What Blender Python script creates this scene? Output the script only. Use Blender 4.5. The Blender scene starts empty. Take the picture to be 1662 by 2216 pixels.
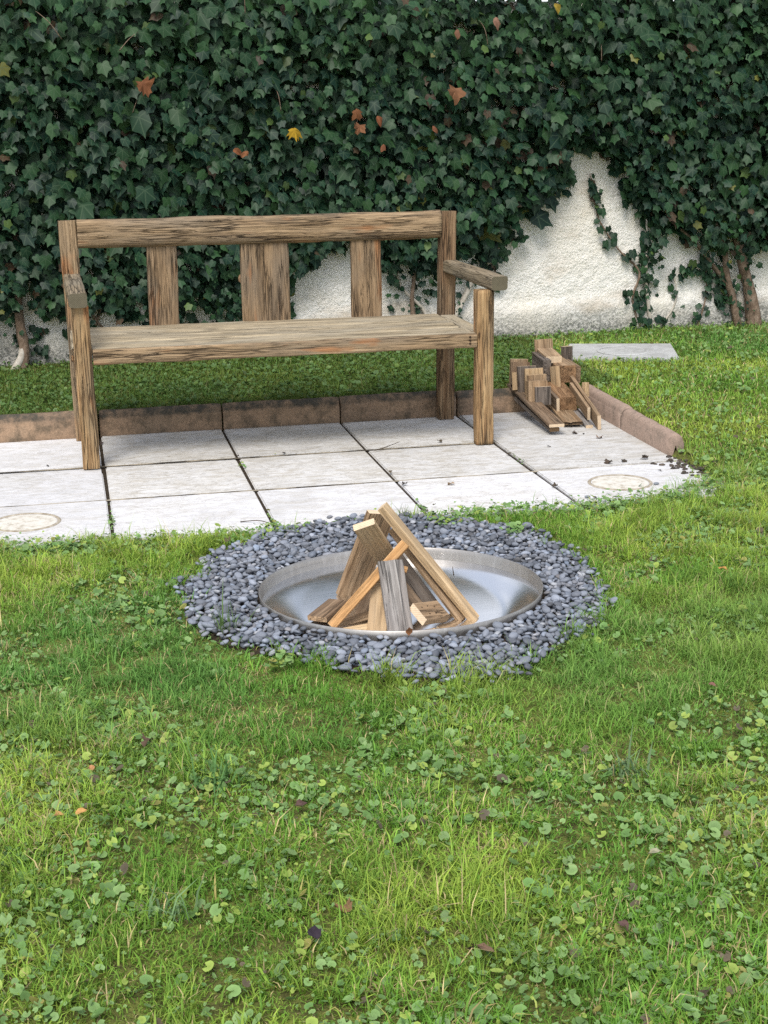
import bpy, bmesh, math, random
import numpy as np
from mathutils import Matrix, Vector, Quaternion

random.seed(7)
RNG = np.random.default_rng(11)
SC = bpy.context.scene
COL = SC.collection
R = math.radians

# ------------------------------------------------------------------ camera
F_PX, IMG_W, IMG_H = 3100.5, 1662.0, 2216.0
PITCH, YAW, ROLL = 0.265566, 0.212613, -0.01496
CAM = np.array([-0.07905, -5.85126, 1.2203])
fw = np.array([math.sin(YAW) * math.cos(PITCH), math.cos(YAW) * math.cos(PITCH), -math.sin(PITCH)])
rt = np.cross(fw, [0, 0, 1.0]); rt /= np.linalg.norm(rt)
up = np.cross(rt, fw)
rt, up = rt * math.cos(ROLL) + up * math.sin(ROLL), up * math.cos(ROLL) - rt * math.sin(ROLL)
cam_data = bpy.data.cameras.new('camera')
cam_data.sensor_fit = 'VERTICAL'
cam_data.sensor_height = 36.0
cam_data.sensor_width = 27.0
cam_data.lens = F_PX * 36.0 / IMG_H
cam_data.clip_start = 0.05
cam_data.clip_end = 1000
cam = bpy.data.objects.new('camera', cam_data)
COL.objects.link(cam)
m = Matrix.Identity(4)
for i in range(3):
    m[i][0], m[i][1], m[i][2], m[i][3] = rt[i], up[i], -fw[i], CAM[i]
cam.matrix_world = m
SC.camera = cam


def project(P):
    """pixel position (fraction of the frame) and distance of world points; used only for level of detail"""
    d = np.asarray(P, float) - CAM
    z = d @ fw
    return 0.5 + F_PX * (d @ rt) / z / IMG_W, 0.5 - F_PX * (d @ up) / z / IMG_H, z


# ------------------------------------------------------------------ light
SUN_EL, SUN_AZ = R(52), R(205)     # azimuth clockwise from +Y
SKY_STRENGTH, SUN_STRENGTH, EXPOSURE = 0.10, 1.5, 1.16
world = bpy.data.worlds.new('World')
SC.world = world
world.use_nodes = True
wn, wl = world.node_tree.nodes, world.node_tree.links
wn.clear()
w_out = wn.new('ShaderNodeOutputWorld')
w_bg = wn.new('ShaderNodeBackground'); w_bg.inputs['Strength'].default_value = SKY_STRENGTH
sky = wn.new('ShaderNodeTexSky')
sky.sky_type = 'NISHITA'; sky.sun_disc = False
sky.sun_elevation = SUN_EL; sky.sun_rotation = SUN_AZ
sky.air_density = 1.0; sky.dust_density = 1.5; sky.ozone_density = 1.0
w_tc = wn.new('ShaderNodeTexCoord')
w_map = wn.new('ShaderNodeMapping'); w_map.inputs['Scale'].default_value = (1.0, 1.0, 2.2)
w_noise = wn.new('ShaderNodeTexNoise'); w_noise.inputs['Scale'].default_value = 1.7
w_noise.inputs['Detail'].default_value = 7; w_noise.inputs['Roughness'].default_value = 0.55
w_ramp = wn.new('ShaderNodeValToRGB')
w_ramp.color_ramp.elements[0].position = 0.46; w_ramp.color_ramp.elements[0].color = (0.24, 0.24, 0.24, 1)
w_ramp.color_ramp.elements[1].position = 0.70; w_ramp.color_ramp.elements[1].color = (0.95, 0.95, 0.95, 1)
w_mix = wn.new('ShaderNodeMixRGB'); w_mix.inputs['Color2'].default_value = (7.6, 7.5, 7.5, 1)
wl.new(w_tc.outputs['Generated'], w_map.inputs['Vector'])
wl.new(w_map.outputs['Vector'], w_noise.inputs['Vector'])
wl.new(w_noise.outputs['Fac'], w_ramp.inputs['Fac'])
wl.new(w_ramp.outputs['Color'], w_mix.inputs['Fac'])
wl.new(sky.outputs['Color'], w_mix.inputs['Color1'])
wl.new(w_mix.outputs['Color'], w_bg.inputs['Color'])
wl.new(w_bg.outputs['Background'], w_out.inputs['Surface'])

sun_d = bpy.data.lights.new('sun', 'SUN')
sun_d.energy = SUN_STRENGTH; sun_d.angle = R(24); sun_d.color = (1.0, 0.96, 0.9)
sun = bpy.data.objects.new('sun', sun_d); COL.objects.link(sun)
sv = Vector((math.sin(SUN_AZ) * math.cos(SUN_EL), math.cos(SUN_AZ) * math.cos(SUN_EL), math.sin(SUN_EL)))
sun.rotation_euler = sv.to_track_quat('Z', 'Y').to_euler()
sun.location = sv * 20

SC.view_settings.view_transform = 'Standard'
SC.view_settings.look = 'None'
SC.view_settings.exposure = EXPOSURE
SC.view_settings.gamma = 1.0
SC.view_settings.use_curve_mapping = False
SC.render.engine = 'CYCLES'
SC.cycles.max_bounces = 6
SC.cycles.diffuse_bounces = 3
SC.cycles.transparent_max_bounces = 8
SC.cycles.use_denoising = False
SC.cycles.sample_clamp_indirect = 4.0


# ------------------------------------------------------------------ noise
def _hash(ix, iy, iz, seed):
    h = (ix.astype(np.int64) * 374761393 + iy.astype(np.int64) * 668265263 + iz.astype(np.int64) * 2147483647 + seed * 1274126177) & 0xFFFFFFFF
    h = ((h ^ (h >> 13)) * 1274126177) & 0xFFFFFFFF
    return ((h ^ (h >> 16)) & 0xFFFF) / 65535.0


def vnoise(x, y, z=0.0, seed=0):
    x, y, z = np.broadcast_arrays(np.asarray(x, float), np.asarray(y, float), np.asarray(z, float))
    ix, iy, iz = np.floor(x), np.floor(y), np.floor(z)
    fx, fy, fz = x - ix, y - iy, z - iz
    fx, fy, fz = (t * t * (3 - 2 * t) for t in (fx, fy, fz))
    o = 0.0
    for a in (0, 1):
        for b in (0, 1):
            for c in (0, 1):
                wgt = (fx if a else 1 - fx) * (fy if b else 1 - fy) * (fz if c else 1 - fz)
                o = o + wgt * _hash(ix + a, iy + b, iz + c, seed)
    return o


def fbm(x, y, z=0.0, seed=0, octv=4):
    x, y, z = (np.asarray(t, float) for t in (x, y, z))
    o, a, tot = 0.0, 1.0, 0.0
    for k in range(octv):
        o = o + a * vnoise(x * 2 ** k, y * 2 ** k, z * 2 ** k, seed + k * 17)
        tot += a; a *= 0.5
    return o / tot


def smooth(e0, e1, x):
    t = np.clip((np.asarray(x, float) - e0) / (e1 - e0), 0, 1)
    return t * t * (3 - 2 * t)


def in_poly(x, y, poly):
    x, y = np.asarray(x, float), np.asarray(y, float)
    c = np.zeros(x.shape, bool)
    n = len(poly)
    for i in range(n):
        x1, y1 = poly[i]; x2, y2 = poly[(i + 1) % n]
        if y1 == y2:
            continue
        hit = ((y1 > y) != (y2 > y)) & (x < (x2 - x1) * (y - y1) / (y2 - y1) + x1)
        c ^= hit
    return c


# ------------------------------------------------------------------ node helpers
class NT:
    def __init__(self, name):
        self.mat = bpy.data.materials.new(name)
        self.mat.use_nodes = True
        self.t = self.mat.node_tree
        self.n, self.l = self.t.nodes, self.t.links
        self.bsdf = self.n['Principled BSDF']
        self.out = self.n['Material Output']

    def new(self, typ, **kw):
        nd = self.n.new(typ)
        for k, v in kw.items():
            if k in nd.inputs:
                nd.inputs[k].default_value = v
            else:
                setattr(nd, k, v)
        return nd

    def link(self, a, b):
        self.l.new(a, b)

    def coord(self, kind='Object', scale=(1, 1, 1), rnd=0.0):
        tc = self.new('ShaderNodeTexCoord')
        v = tc.outputs[kind]
        if rnd:
            oi = self.new('ShaderNodeObjectInfo')
            mul = self.new('ShaderNodeMath', operation='MULTIPLY'); mul.inputs[1].default_value = rnd
            self.link(oi.outputs['Random'], mul.inputs[0])
            add = self.new('ShaderNodeVectorMath', operation='ADD')
            self.link(v, add.inputs[0]); self.link(mul.outputs[0], add.inputs[1])
            v = add.outputs[0]
        mp = self.new('ShaderNodeMapping'); mp.inputs['Scale'].default_value = scale
        self.link(v, mp.inputs['Vector'])
        return mp.outputs['Vector']

    def noise(self, vec, scale=5, detail=4, rough=0.55, dist=0.0):
        nd = self.new('ShaderNodeTexNoise')
        nd.inputs['Scale'].default_value = scale; nd.inputs['Detail'].default_value = detail
        nd.inputs['Roughness'].default_value = rough; nd.inputs['Distortion'].default_value = dist
        self.link(vec, nd.inputs['Vector'])
        return nd.outputs['Fac']

    def voronoi(self, vec, scale=5, feature='F1', out='Distance', rand=1.0):
        nd = self.new('ShaderNodeTexVoronoi'); nd.feature = feature
        nd.inputs['Scale'].default_value = scale
        nd.inputs['Randomness'].default_value = rand
        self.link(vec, nd.inputs['Vector'])
        return nd.outputs[out]

    def ramp(self, fac, stops):
        nd = self.new('ShaderNodeValToRGB')
        cr = nd.color_ramp
        while len(cr.elements) < len(stops):
            cr.elements.new(0.5)
        for e, (p, c) in zip(cr.elements, stops):
            e.position = p
            e.color = (c, c, c, 1) if not hasattr(c, '__len__') else (*c, 1)
        self.link(fac, nd.inputs['Fac'])
        return nd.outputs['Color']

    def mix(self, fac, a, b, mode='MIX'):
        nd = self.new('ShaderNodeMixRGB'); nd.blend_type = mode
        for s, v in (('Fac', fac), ('Color1', a), ('Color2', b)):
            if isinstance(v, (int, float)):
                nd.inputs[s].default_value = v if s == 'Fac' else (v, v, v, 1)
            elif isinstance(v, tuple):
                nd.inputs[s].default_value = (*v, 1)
            else:
                self.link(v, nd.inputs[s])
        return nd.outputs['Color']

    def math(self, op, a, b=0.0):
        nd = self.new('ShaderNodeMath', operation=op)
        for i, v in enumerate((a, b)):
            if isinstance(v, (int, float)):
                nd.inputs[i].default_value = v
            else:
                self.link(v, nd.inputs[i])
        return nd.outputs[0]

    def bump(self, h, strength=0.5, dist=0.01, prev=None):
        nd = self.new('ShaderNodeBump')
        nd.inputs['Strength'].default_value = strength; nd.inputs['Distance'].default_value = dist
        self.link(h, nd.inputs['Height'])
        if prev is not None:
            self.link(prev, nd.inputs['Normal'])
        return nd.outputs['Normal']

    def finish(self, color, rough=0.8, normal=None, spec=0.3, metal=0.0):
        b = self.bsdf
        if isinstance(color, tuple):
            b.inputs['Base Color'].default_value = (*color, 1)
        else:
            self.link(color, b.inputs['Base Color'])
        if isinstance(rough, (int, float)):
            b.inputs['Roughness'].default_value = rough
        else:
            self.link(rough, b.inputs['Roughness'])
        b.inputs['Specular IOR Level'].default_value = spec
        b.inputs['Metallic'].default_value = metal
        if normal is not None:
            self.link(normal, b.inputs['Normal'])
        return self.mat


# ------------------------------------------------------------------ materials
def wood(name, light, mid, dark, crack=0.5, stain=None, grey=None, grain=1.0, rough=0.85):
    """grain runs along the object's local X"""
    t = NT(name)
    v = t.coord('Object', (1, 1, 1), rnd=37.0)
    def mp(s):
        nd = t.new('ShaderNodeMapping'); nd.inputs['Scale'].default_value = s
        t.link(v, nd.inputs['Vector']); return nd.outputs['Vector']
    light, mid, dark = (tuple(x * 0.92 for x in cc) for cc in (light, mid, dark))
    stain = tuple(x * 0.9 for x in stain) if stain else None
    grey = tuple(x * 0.9 for x in grey) if grey else None
    big = t.noise(mp((2.2, 7, 7)), 1.6, 3)
    streak = t.noise(mp((2.2 * grain, 60 * grain, 60 * grain)), 1.0, 6, 0.68, 0.8)
    fine = t.noise(mp((12 * grain, 150 * grain, 150 * grain)), 1.0, 5, 0.7, 0.5)
    c = t.ramp(streak, [(0.31, dark), (0.45, mid), (0.62, light)])
    c = t.mix(t.ramp(big, [(0.35, 0.0), (0.75, 0.5)]), c, mid, 'MIX')
    c = t.mix(0.8, c, t.ramp(fine, [(0.36, 0.52), (0.52, 1.0), (0.66, 1.18)]), 'MULTIPLY')
    dz = t.noise(mp((2.4, 24, 24)), 1.2, 7, 0.72, 0.8)
    c = t.mix(t.math('MULTIPLY', t.ramp(dz, [(0.53, 0.0), (0.63, 0.5)]), crack), c, tuple(x * 0.7 for x in dark), 'MIX')
    if grey:
        g = t.noise(mp((1.3, 5, 5)), 2.3, 4)
        c = t.mix(t.ramp(g, [(0.45, 0.0), (0.66, 0.75)]), c, grey, 'MIX')
    if stain:
        s = t.noise(mp((1.8, 9, 9)), 1.9, 3, 0.5, 0.3)
        c = t.mix(t.ramp(s, [(0.60, 0.0), (0.72, 0.75)]), c, stain, 'MIX')
    crk = t.noise(mp((2.6 * grain, 42 * grain, 42 * grain)), 1.0, 7, 0.72, 1.2)
    zone = t.noise(mp((3, 12, 12)), 1.0, 2)
    crm = t.math('MULTIPLY', t.ramp(crk, [(0.375, 1.0), (0.40, 0.0)]), t.ramp(zone, [(0.40, 0.15), (0.62, 1.0)]))
    crm = t.math('MULTIPLY', crm, crack)
    c = t.mix(crm, c, tuple(x * 0.22 for x in dark), 'MIX')
    vd = t.voronoi(mp((5.0 * grain, 105 * grain, 105 * grain)), 1.0, 'DISTANCE_TO_EDGE')
    vz = t.noise(mp((2.6, 16, 16)), 1.3, 3, 0.6)
    vm = t.math('MULTIPLY', t.ramp(vd, [(0.02, 0.8), (0.10, 0.0)]), t.ramp(vz, [(0.46, 0.0), (0.60, 1.0)]))
    vm = t.math('MULTIPLY', vm, crack * 0.9)
    c = t.mix(vm, c, tuple(x * 0.3 for x in dark), 'MIX')
    crm = t.math('MAXIMUM', crm, vm)
    kv = t.voronoi(mp((5, 17, 17)), 1.0)
    kn = t.ramp(kv, [(0.05, 0.8), (0.10, 0.0)])
    c = t.mix(t.math('MULTIPLY', kn, crack), c, tuple(x * 0.3 for x in dark), 'MIX')
    h = t.math('SUBTRACT', t.math('ADD', t.math('MULTIPLY', streak, 0.5), t.math('MULTIPLY', fine, 0.3)), t.math('MULTIPLY', crm, 1.2))
    return t.finish(c, rough, t.bump(h, 1.0, 0.006), 0.2)


def end_wood(name, light, dark):
    t = NT(name)
    v = t.coord('Object', (1, 1, 1), rnd=19.0)
    nd = t.new('ShaderNodeTexWave'); nd.wave_type = 'RINGS'; nd.rings_direction = 'X'
    nd.inputs['Scale'].default_value = 60; nd.inputs['Distortion'].default_value = 3
    nd.inputs['Detail'].default_value = 3
    t.link(v, nd.inputs['Vector'])
    n2 = t.noise(v, 60, 4)
    light, dark = (tuple(x * 0.82 for x in cc) for cc in (light, dark))
    c = t.mix(t.ramp(nd.outputs['Fac'], [(0.2, 0.0), (0.8, 0.6)]), light, dark)
    c = t.mix(0.5, c, t.ramp(n2, [(0.3, 0.7), (0.7, 1.1)]), 'MULTIPLY')
    return t.finish(c, 0.85, t.bump(n2, 0.4, 0.002), 0.2)


M = {}
M['bench'] = wood('weathered bench wood', (0.42, 0.30, 0.18), (0.27, 0.185, 0.105), (0.105, 0.070, 0.040), 1.0, (0.36, 0.15, 0.055), (0.23, 0.18, 0.125))
M['bench_slat'] = wood('brown mottled slat wood', (0.37, 0.255, 0.15), (0.23, 0.155, 0.088), (0.09, 0.06, 0.035), 1.0, (0.30, 0.13, 0.05), (0.20, 0.155, 0.11), 1.2)
M['bench_leg'] = wood('warm bench leg wood', (0.47, 0.32, 0.165), (0.31, 0.19, 0.09), (0.12, 0.066, 0.034), 1.0, (0.36, 0.13, 0.04), (0.25, 0.19, 0.115), 0.9)
M['bench_seat'] = wood('bleached bench seat wood', (0.50, 0.42, 0.29), (0.37, 0.30, 0.195), (0.22, 0.17, 0.11), 0.75, None, (0.36, 0.315, 0.235), 0.8)
M['bench_arm'] = wood('grey brown armrest wood', (0.32, 0.255, 0.17), (0.225, 0.175, 0.11), (0.12, 0.092, 0.055), 0.8, None, (0.22, 0.19, 0.14))
M['bench_dark'] = wood('dark wet bench post wood', (0.30, 0.20, 0.115), (0.17, 0.10, 0.052), (0.055, 0.03, 0.018), 1.0, (0.20, 0.075, 0.03), (0.21, 0.155, 0.10), 0.8)
M['arm_end'] = end_wood('mossy sawn bench end', (0.17, 0.145, 0.095), (0.08, 0.075, 0.05))
M['pine'] = wood('fresh sawn pine', (0.62, 0.46, 0.28), (0.48, 0.325, 0.175), (0.27, 0.16, 0.08), 0.2, None, (0.38, 0.28, 0.175), 0.7)
M['pine_orange'] = wood('orange pine', (0.62, 0.385, 0.19), (0.48, 0.26, 0.105), (0.25, 0.115, 0.045), 0.25, None, None, 0.7)
M['pallet'] = wood('brown pallet wood', (0.45, 0.32, 0.20), (0.31, 0.205, 0.118), (0.15, 0.09, 0.048), 0.45, None, (0.22, 0.16, 0.10), 0.8)
M['pallet_dark'] = wood('dark brown pallet wood', (0.30, 0.21, 0.135), (0.195, 0.128, 0.078), (0.09, 0.055, 0.032), 0.5, None, (0.15, 0.12, 0.09), 0.8)
M['silver'] = wood('silver grey weathered wood', (0.36, 0.335, 0.31), (0.25, 0.225, 0.205), (0.12, 0.10, 0.09), 0.7, None, (0.28, 0.26, 0.25), 0.6)
M['dusk'] = wood('purple grey weathered wood', (0.22, 0.18, 0.145), (0.135, 0.105, 0.082), (0.055, 0.04, 0.03), 0.8, None, (0.165, 0.14, 0.12), 0.7)
M['block'] = wood('rough chipboard block wood', (0.40, 0.25, 0.135), (0.28, 0.16, 0.082), (0.14, 0.075, 0.036), 0.6, None, None, 2.0)
M['pine_end'] = end_wood('fresh sawn end grain', (0.80, 0.63, 0.44), (0.62, 0.45, 0.28))
M['brown_end'] = end_wood('brown end grain', (0.30, 0.19, 0.10), (0.17, 0.095, 0.045))

# roughcast plaster
t = NT('white roughcast plaster')
v = t.coord('Object')
n1 = t.noise(v, 75, 5, 0.65); n2 = t.noise(v, 2.3, 4); n3 = t.noise(v, 22, 4, 0.6); n4 = t.noise(v, 160, 2)
c = t.ramp(n2, [(0.32, (0.76, 0.71, 0.61)), (0.55, (0.80, 0.775, 0.715)), (0.75, (0.74, 0.68, 0.57))])
rust = t.noise(t.coord('Object', (1, 1, 2.2)), 2.6, 5, 0.6)
c = t.mix(t.ramp(rust, [(0.56, 0.0), (0.72, 0.55)]), c, (0.45, 0.35, 0.23))
pit = t.ramp(n1, [(0.33, 0.55), (0.43, 0.0)])
c = t.mix(t.math('MULTIPLY', pit, 0.8), c, (0.36, 0.32, 0.26))
sep = t.new('ShaderNodeSeparateXYZ'); t.link(v, sep.inputs[0])
damp = t.math('ADD', sep.outputs['Z'], t.math('MULTIPLY', n2, -0.16))
dampm = t.ramp(damp, [(0.06, 1.0), (0.21, 0.0)])
spk = t.ramp(n1, [(0.42, 1.0), (0.60, 0.45)])
c = t.mix(t.math('MULTIPLY', dampm, spk), c, (0.17, 0.17, 0.155))
h = t.math('ADD', t.math('MULTIPLY', n1, 1.0), t.math('MULTIPLY', n3, 0.7))
M['plaster'] = t.finish(c, 0.95, t.bump(h, 1.0, 0.012), 0.1)

# paving slabs
def slab_mat(name, dirt):
    t = NT(name)
    v = t.coord('Object', (1, 1, 1), rnd=23.0)
    n1 = t.noise(v, 3.2, 5, 0.55, 0.6); n2 = t.noise(t.coord('Object', (1, 2.2, 1), rnd=23.0), 9, 6, 0.65, 1.4); n3 = t.noise(v, 90, 4, 0.6)
    n5 = t.noise(t.coord('Object', (1.0, 2.6, 1), rnd=51.0), 5, 7, 0.7, 2.2)
    n6 = t.noise(t.coord('Object', (1.0, 2.0, 1), rnd=77.0), 14, 7, 0.72, 1.8)
    c = t.ramp(n1, [(0.3, (0.58, 0.57, 0.56)) if dirt < .5 else (0.3, (0.52, 0.505, 0.475)), (0.5, (0.71, 0.705, 0.71)) if dirt < .5 else (0.5, (0.66, 0.65, 0.63)), (0.72, (0.66, 0.645, 0.62)) if dirt < .5 else (0.72, (0.59, 0.565, 0.515))])
    c = t.mix(t.ramp(n2, [(0.45, 0.0), (0.64, 0.40 + 0.45 * dirt)]), c, (0.47, 0.435, 0.37))
    c = t.mix(t.ramp(n5, [(0.49, 0.0), (0.506, 0.40 + 0.4 * dirt), (0.528, 0.0)]), c, (0.24, 0.22, 0.19))
    c = t.mix(t.math('MULTIPLY', t.ramp(n6, [(0.53, 0.0), (0.66, 0.38 + 0.55 * dirt)]), t.ramp(n1, [(0.40, 0.2), (0.62, 1.0)])), c, (0.30, 0.27, 0.22))
    blot = t.math('MULTIPLY', t.ramp(n3, [(0.30, 0.6), (0.42, 0.0)]), t.ramp(n1, [(0.45, 0.15), (0.6, 0.8)]))
    c = t.mix(blot, c, (0.27, 0.24, 0.2))
    oi = t.new('ShaderNodeObjectInfo')
    c = t.mix(1.0, c, t.ramp(oi.outputs['Random'], [(0.0, 0.80), (1.0, 0.90)]), 'MULTIPLY')
    h = t.math('ADD', t.math('MULTIPLY', n2, 1.0), t.math('MULTIPLY', n3, 0.25))
    return t.finish(c, 0.8, t.bump(h, 0.4, 0.007), 0.3)


M['slab'] = slab_mat('cream riven concrete slab', 0.15)
M['slab_worn'] = slab_mat('stained riven concrete slab', 0.75)
t = NT('grey weathered slab')
v = t.coord('Object')
n1 = t.noise(v, 7, 6, 0.65, 1.0); n3 = t.noise(v, 80, 3)
c = t.ramp(n1, [(0.3, (0.28, 0.28, 0.27)), (0.6, (0.42, 0.425, 0.415)), (0.75, (0.31, 0.305, 0.285))])
c = t.mix(t.ramp(n3, [(0.28, 0.6), (0.42, 0.0)]), c, (0.2, 0.18, 0.14))
M['slab_grey'] = t.finish(c, 0.85, t.bump(n1, 0.4, 0.006), 0.25)
t = NT('cast medallion rim')
v = t.coord('Object'); n1 = t.noise(v, 40, 4)
M['medallion'] = t.finish(t.ramp(n1, [(0.35, (0.22, 0.18, 0.125)), (0.65, (0.42, 0.375, 0.30))]), 0.85, t.bump(n1, 0.4, 0.003), 0.2)

t = NT('beige cast disc')
v = t.coord('Object'); n1 = t.noise(v, 30, 5, 0.65)
M['disc'] = t.finish(t.ramp(n1, [(0.34, (0.36, 0.32, 0.25)), (0.5, (0.56, 0.53, 0.465)), (0.7, (0.60, 0.575, 0.52))]), 0.85, t.bump(n1, 0.4, 0.003), 0.2)

# kerb
t = NT('red brown concrete edging')
v = t.coord('Object', (1, 1, 1), rnd=13.0)
n1 = t.noise(v, 4, 5, 0.6); n2 = t.noise(v, 130, 3, 0.6); n3 = t.noise(v, 18, 5, 0.65)
c = t.ramp(n1, [(0.3, (0.235, 0.165, 0.115)), (0.52, (0.30, 0.205, 0.135)), (0.72, (0.20, 0.15, 0.105))])
c = t.mix(t.ramp(n3, [(0.46, 0.0), (0.66, 0.75)]), c, (0.085, 0.07, 0.05))
c = t.mix(0.6, c, t.ramp(n2, [(0.3, 0.6), (0.65, 1.2)]), 'MULTIPLY')
sep = t.new('ShaderNodeSeparateXYZ'); t.link(t.coord('Object'), sep.inputs[0])
alg = t.math('MULTIPLY', t.ramp(sep.outputs['Z'], [(0.066, 0.0), (0.078, 1.0)]), t.ramp(n3, [(0.36, 0.25), (0.58, 1.0)]))
c = t.mix(t.math('MULTIPLY', alg, 0.95), c, (0.06, 0.056, 0.046))
M['kerb'] = t.finish(c, 0.92, t.bump(n2, 0.6, 0.003), 0.15)
t = NT('pale red concrete edging')
v = t.coord('Object', (1, 1, 1), rnd=13.0)
n1 = t.noise(v, 9, 5, 0.6); n2 = t.noise(v, 130, 3, 0.6); n3 = t.noise(v, 26, 5, 0.65)
c = t.ramp(n1, [(0.3, (0.26, 0.19, 0.15)), (0.52, (0.32, 0.235, 0.185)), (0.72, (0.20, 0.16, 0.128))])
c = t.mix(t.ramp(n3, [(0.50, 0.0), (0.70, 0.6)]), c, (0.12, 0.10, 0.078))
c = t.mix(0.5, c, t.ramp(n2, [(0.3, 0.65), (0.65, 1.15)]), 'MULTIPLY')
M['kerb_pale'] = t.finish(c, 0.92, t.bump(n2, 0.6, 0.003), 0.15)

# ground
t = NT('mossy soil')
v = t.coord('Object')
n1 = t.noise(v, 2.2, 5); n2 = t.noise(v, 30, 5, 0.65); n3 = t.noise(v, 150, 3)
c = t.ramp(n2, [(0.3, (0.045, 0.038, 0.018)), (0.5, (0.10, 0.105, 0.030)), (0.68, (0.17, 0.20, 0.04))])
c = t.mix(t.ramp(n1, [(0.45, 0.0), (0.65, 0.7)]), c, (0.12, 0.15, 0.032))
c = t.mix(0.6, c, t.ramp(n3, [(0.3, 0.5), (0.65, 1.25)]), 'MULTIPLY')
M['ground'] = t.finish(c, 0.95, t.bump(n3, 0.9, 0.008), 0.1)
t = NT('dirty joint sand')
v = t.coord('Object'); n1 = t.noise(v, 5, 4, 0.6); n2 = t.noise(v, 90, 4, 0.65)
c = t.mix(t.ramp(n1, [(0.42, 0.0), (0.56, 1.0)]), (0.05, 0.042, 0.032), (0.36, 0.31, 0.23))
M['joint'] = t.finish(t.mix(0.6, c, t.ramp(n2, [(0.3, 0.5), (0.65, 1.2)]), 'MULTIPLY'), 0.95, t.bump(n2, 0.8, 0.004), 0.1)
t = NT('dark crumbly soil')
v = t.coord('Object'); n2 = t.noise(v, 70, 5, 0.65)
M['soil'] = t.finish(t.ramp(n2, [(0.3, (0.018, 0.014, 0.010)), (0.65, (0.06, 0.045, 0.03))]), 0.95, t.bump(n2, 1.0, 0.01), 0.1)


def leafy(name, rough, spec, trans, vein=False, back=1.0):
    t = NT(name)
    a = t.new('ShaderNodeAttribute'); a.attribute_name = 'tint'
    c = a.outputs['Color']
    if vein:
        b = t.new('ShaderNodeAttribute'); b.attribute_name = 'vein'
        c = t.mix(t.ramp(b.outputs['Fac'], [(0.88, 0.0), (0.98, 0.5)]), c, (0.07, 0.11, 0.06))
        n = t.noise(t.coord('Object'), 60, 3)
        c = t.mix(0.5, c, t.ramp(n, [(0.3, 0.7), (0.7, 1.25)]), 'MULTIPLY')
    m_ = t.finish(c, rough, None, spec)
    if trans:
        tr = t.new('ShaderNodeBsdfTranslucent'); t.link(c, tr.inputs['Color'])
        mx = t.new('ShaderNodeMixShader'); mx.inputs[0].default_value = trans
        t.link(t.bsdf.outputs[0], mx.inputs[1]); t.link(tr.outputs[0], mx.inputs[2])
        t.link(mx.outputs[0], t.out.inputs['Surface'])
    return m_


M['ivy'] = leafy('ivy leaf', 0.48, 0.20, 0.12, True)
M['grass'] = leafy('grass blade', 0.6, 0.2, 0.33)
M['cover'] = leafy('ground ivy leaf', 0.55, 0.3, 0.18)
M['dead'] = leafy('dead leaf', 0.8, 0.15, 0.15)
M['pebble'] = None
t = NT('slate grey pebble')
a = t.new('ShaderNodeAttribute'); a.attribute_name = 'tint'
v = t.coord('Object'); n2 = t.noise(v, 140, 4, 0.6)
c = t.mix(0.6, a.outputs['Color'], t.ramp(n2, [(0.3, 0.72), (0.68, 1.2)]), 'MULTIPLY')
M['pebble'] = t.finish(c, 0.62, t.bump(n2, 0.25, 0.002), 0.35)

t = NT('ivy bark')
v = t.coord('Object'); n1 = t.noise(v, 30, 5, 0.65); n2 = t.noise(t.coord('Object', (1, 1, 0.25)), 90, 4)
c = t.ramp(n1, [(0.3, (0.10, 0.068, 0.045)), (0.55, (0.20, 0.145, 0.105)), (0.75, (0.27, 0.22, 0.17))])
M['bark'] = t.finish(c, 0.95, t.bump(n2, 1.0, 0.01), 0.1)
t = NT('pale ivy stem')
n1 = t.noise(t.coord('Object'), 50, 4)
M['pale_stem'] = t.finish(t.ramp(n1, [(0.3, (0.34, 0.30, 0.24)), (0.7, (0.50, 0.46, 0.40))]), 0.9, t.bump(n1, 0.6, 0.004), 0.15)
t = NT('dark twig')
n1 = t.noise(t.coord('Object'), 80, 3)
M['twig'] = t.finish(t.ramp(n1, [(0.3, (0.03, 0.022, 0.015)), (0.7, (0.085, 0.06, 0.04))]), 0.9, None, 0.15)
t = NT('dark dowel')
M['dowel'] = t.finish((0.035, 0.022, 0.014), 0.8, None, 0.2)

# stainless steel
t = NT('brushed stainless steel')
v = t.coord('Object', (3, 90, 3)); n1 = t.noise(v, 1.5, 4); n2 = t.noise(t.coord('Object'), 7, 5, 0.6)
rg = t.ramp(t.math('ADD', t.math('MULTIPLY', n1, 0.3), t.math('MULTIPLY', n2, 0.7)), [(0.3, 0.17), (0.7, 0.24)])
M['steel'] = t.finish((0.86, 0.86, 0.86), rg, t.bump(n1, 0.03, 0.002), 0.5, 1.0)
t = NT('streaked steel rim')
tc = t.new('ShaderNodeTexCoord'); n1 = t.noise(tc.outputs['UV'], 1.0, 4)
mp = t.new('ShaderNodeMapping'); mp.inputs['Scale'].default_value = (140, 1.2, 1); t.link(tc.outputs['UV'], mp.inputs['Vector'])
n1 = t.noise(mp.outputs['Vector'], 1.0, 4, 0.6)
n2 = t.noise(t.coord('Object'), 9, 4)
c = t.mix(t.ramp(n1, [(0.5, 0.0), (0.68, 0.4)]), (0.36, 0.34, 0.315), (0.54, 0.52, 0.495))
c = t.mix(t.ramp(n2, [(0.5, 0.0), (0.7, 0.5)]), c, (0.28, 0.25, 0.22))
M['steel_rim'] = t.finish(c, 0.45, None, 0.5, 0.9)


# ------------------------------------------------------------------ object helpers
def tag(o, label=None, cat=None, group=None, kind=None):
    if label: o['label'] = label
    if cat: o['category'] = cat
    if group: o['group'] = group
    if kind: o['kind'] = kind
    return o


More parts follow.
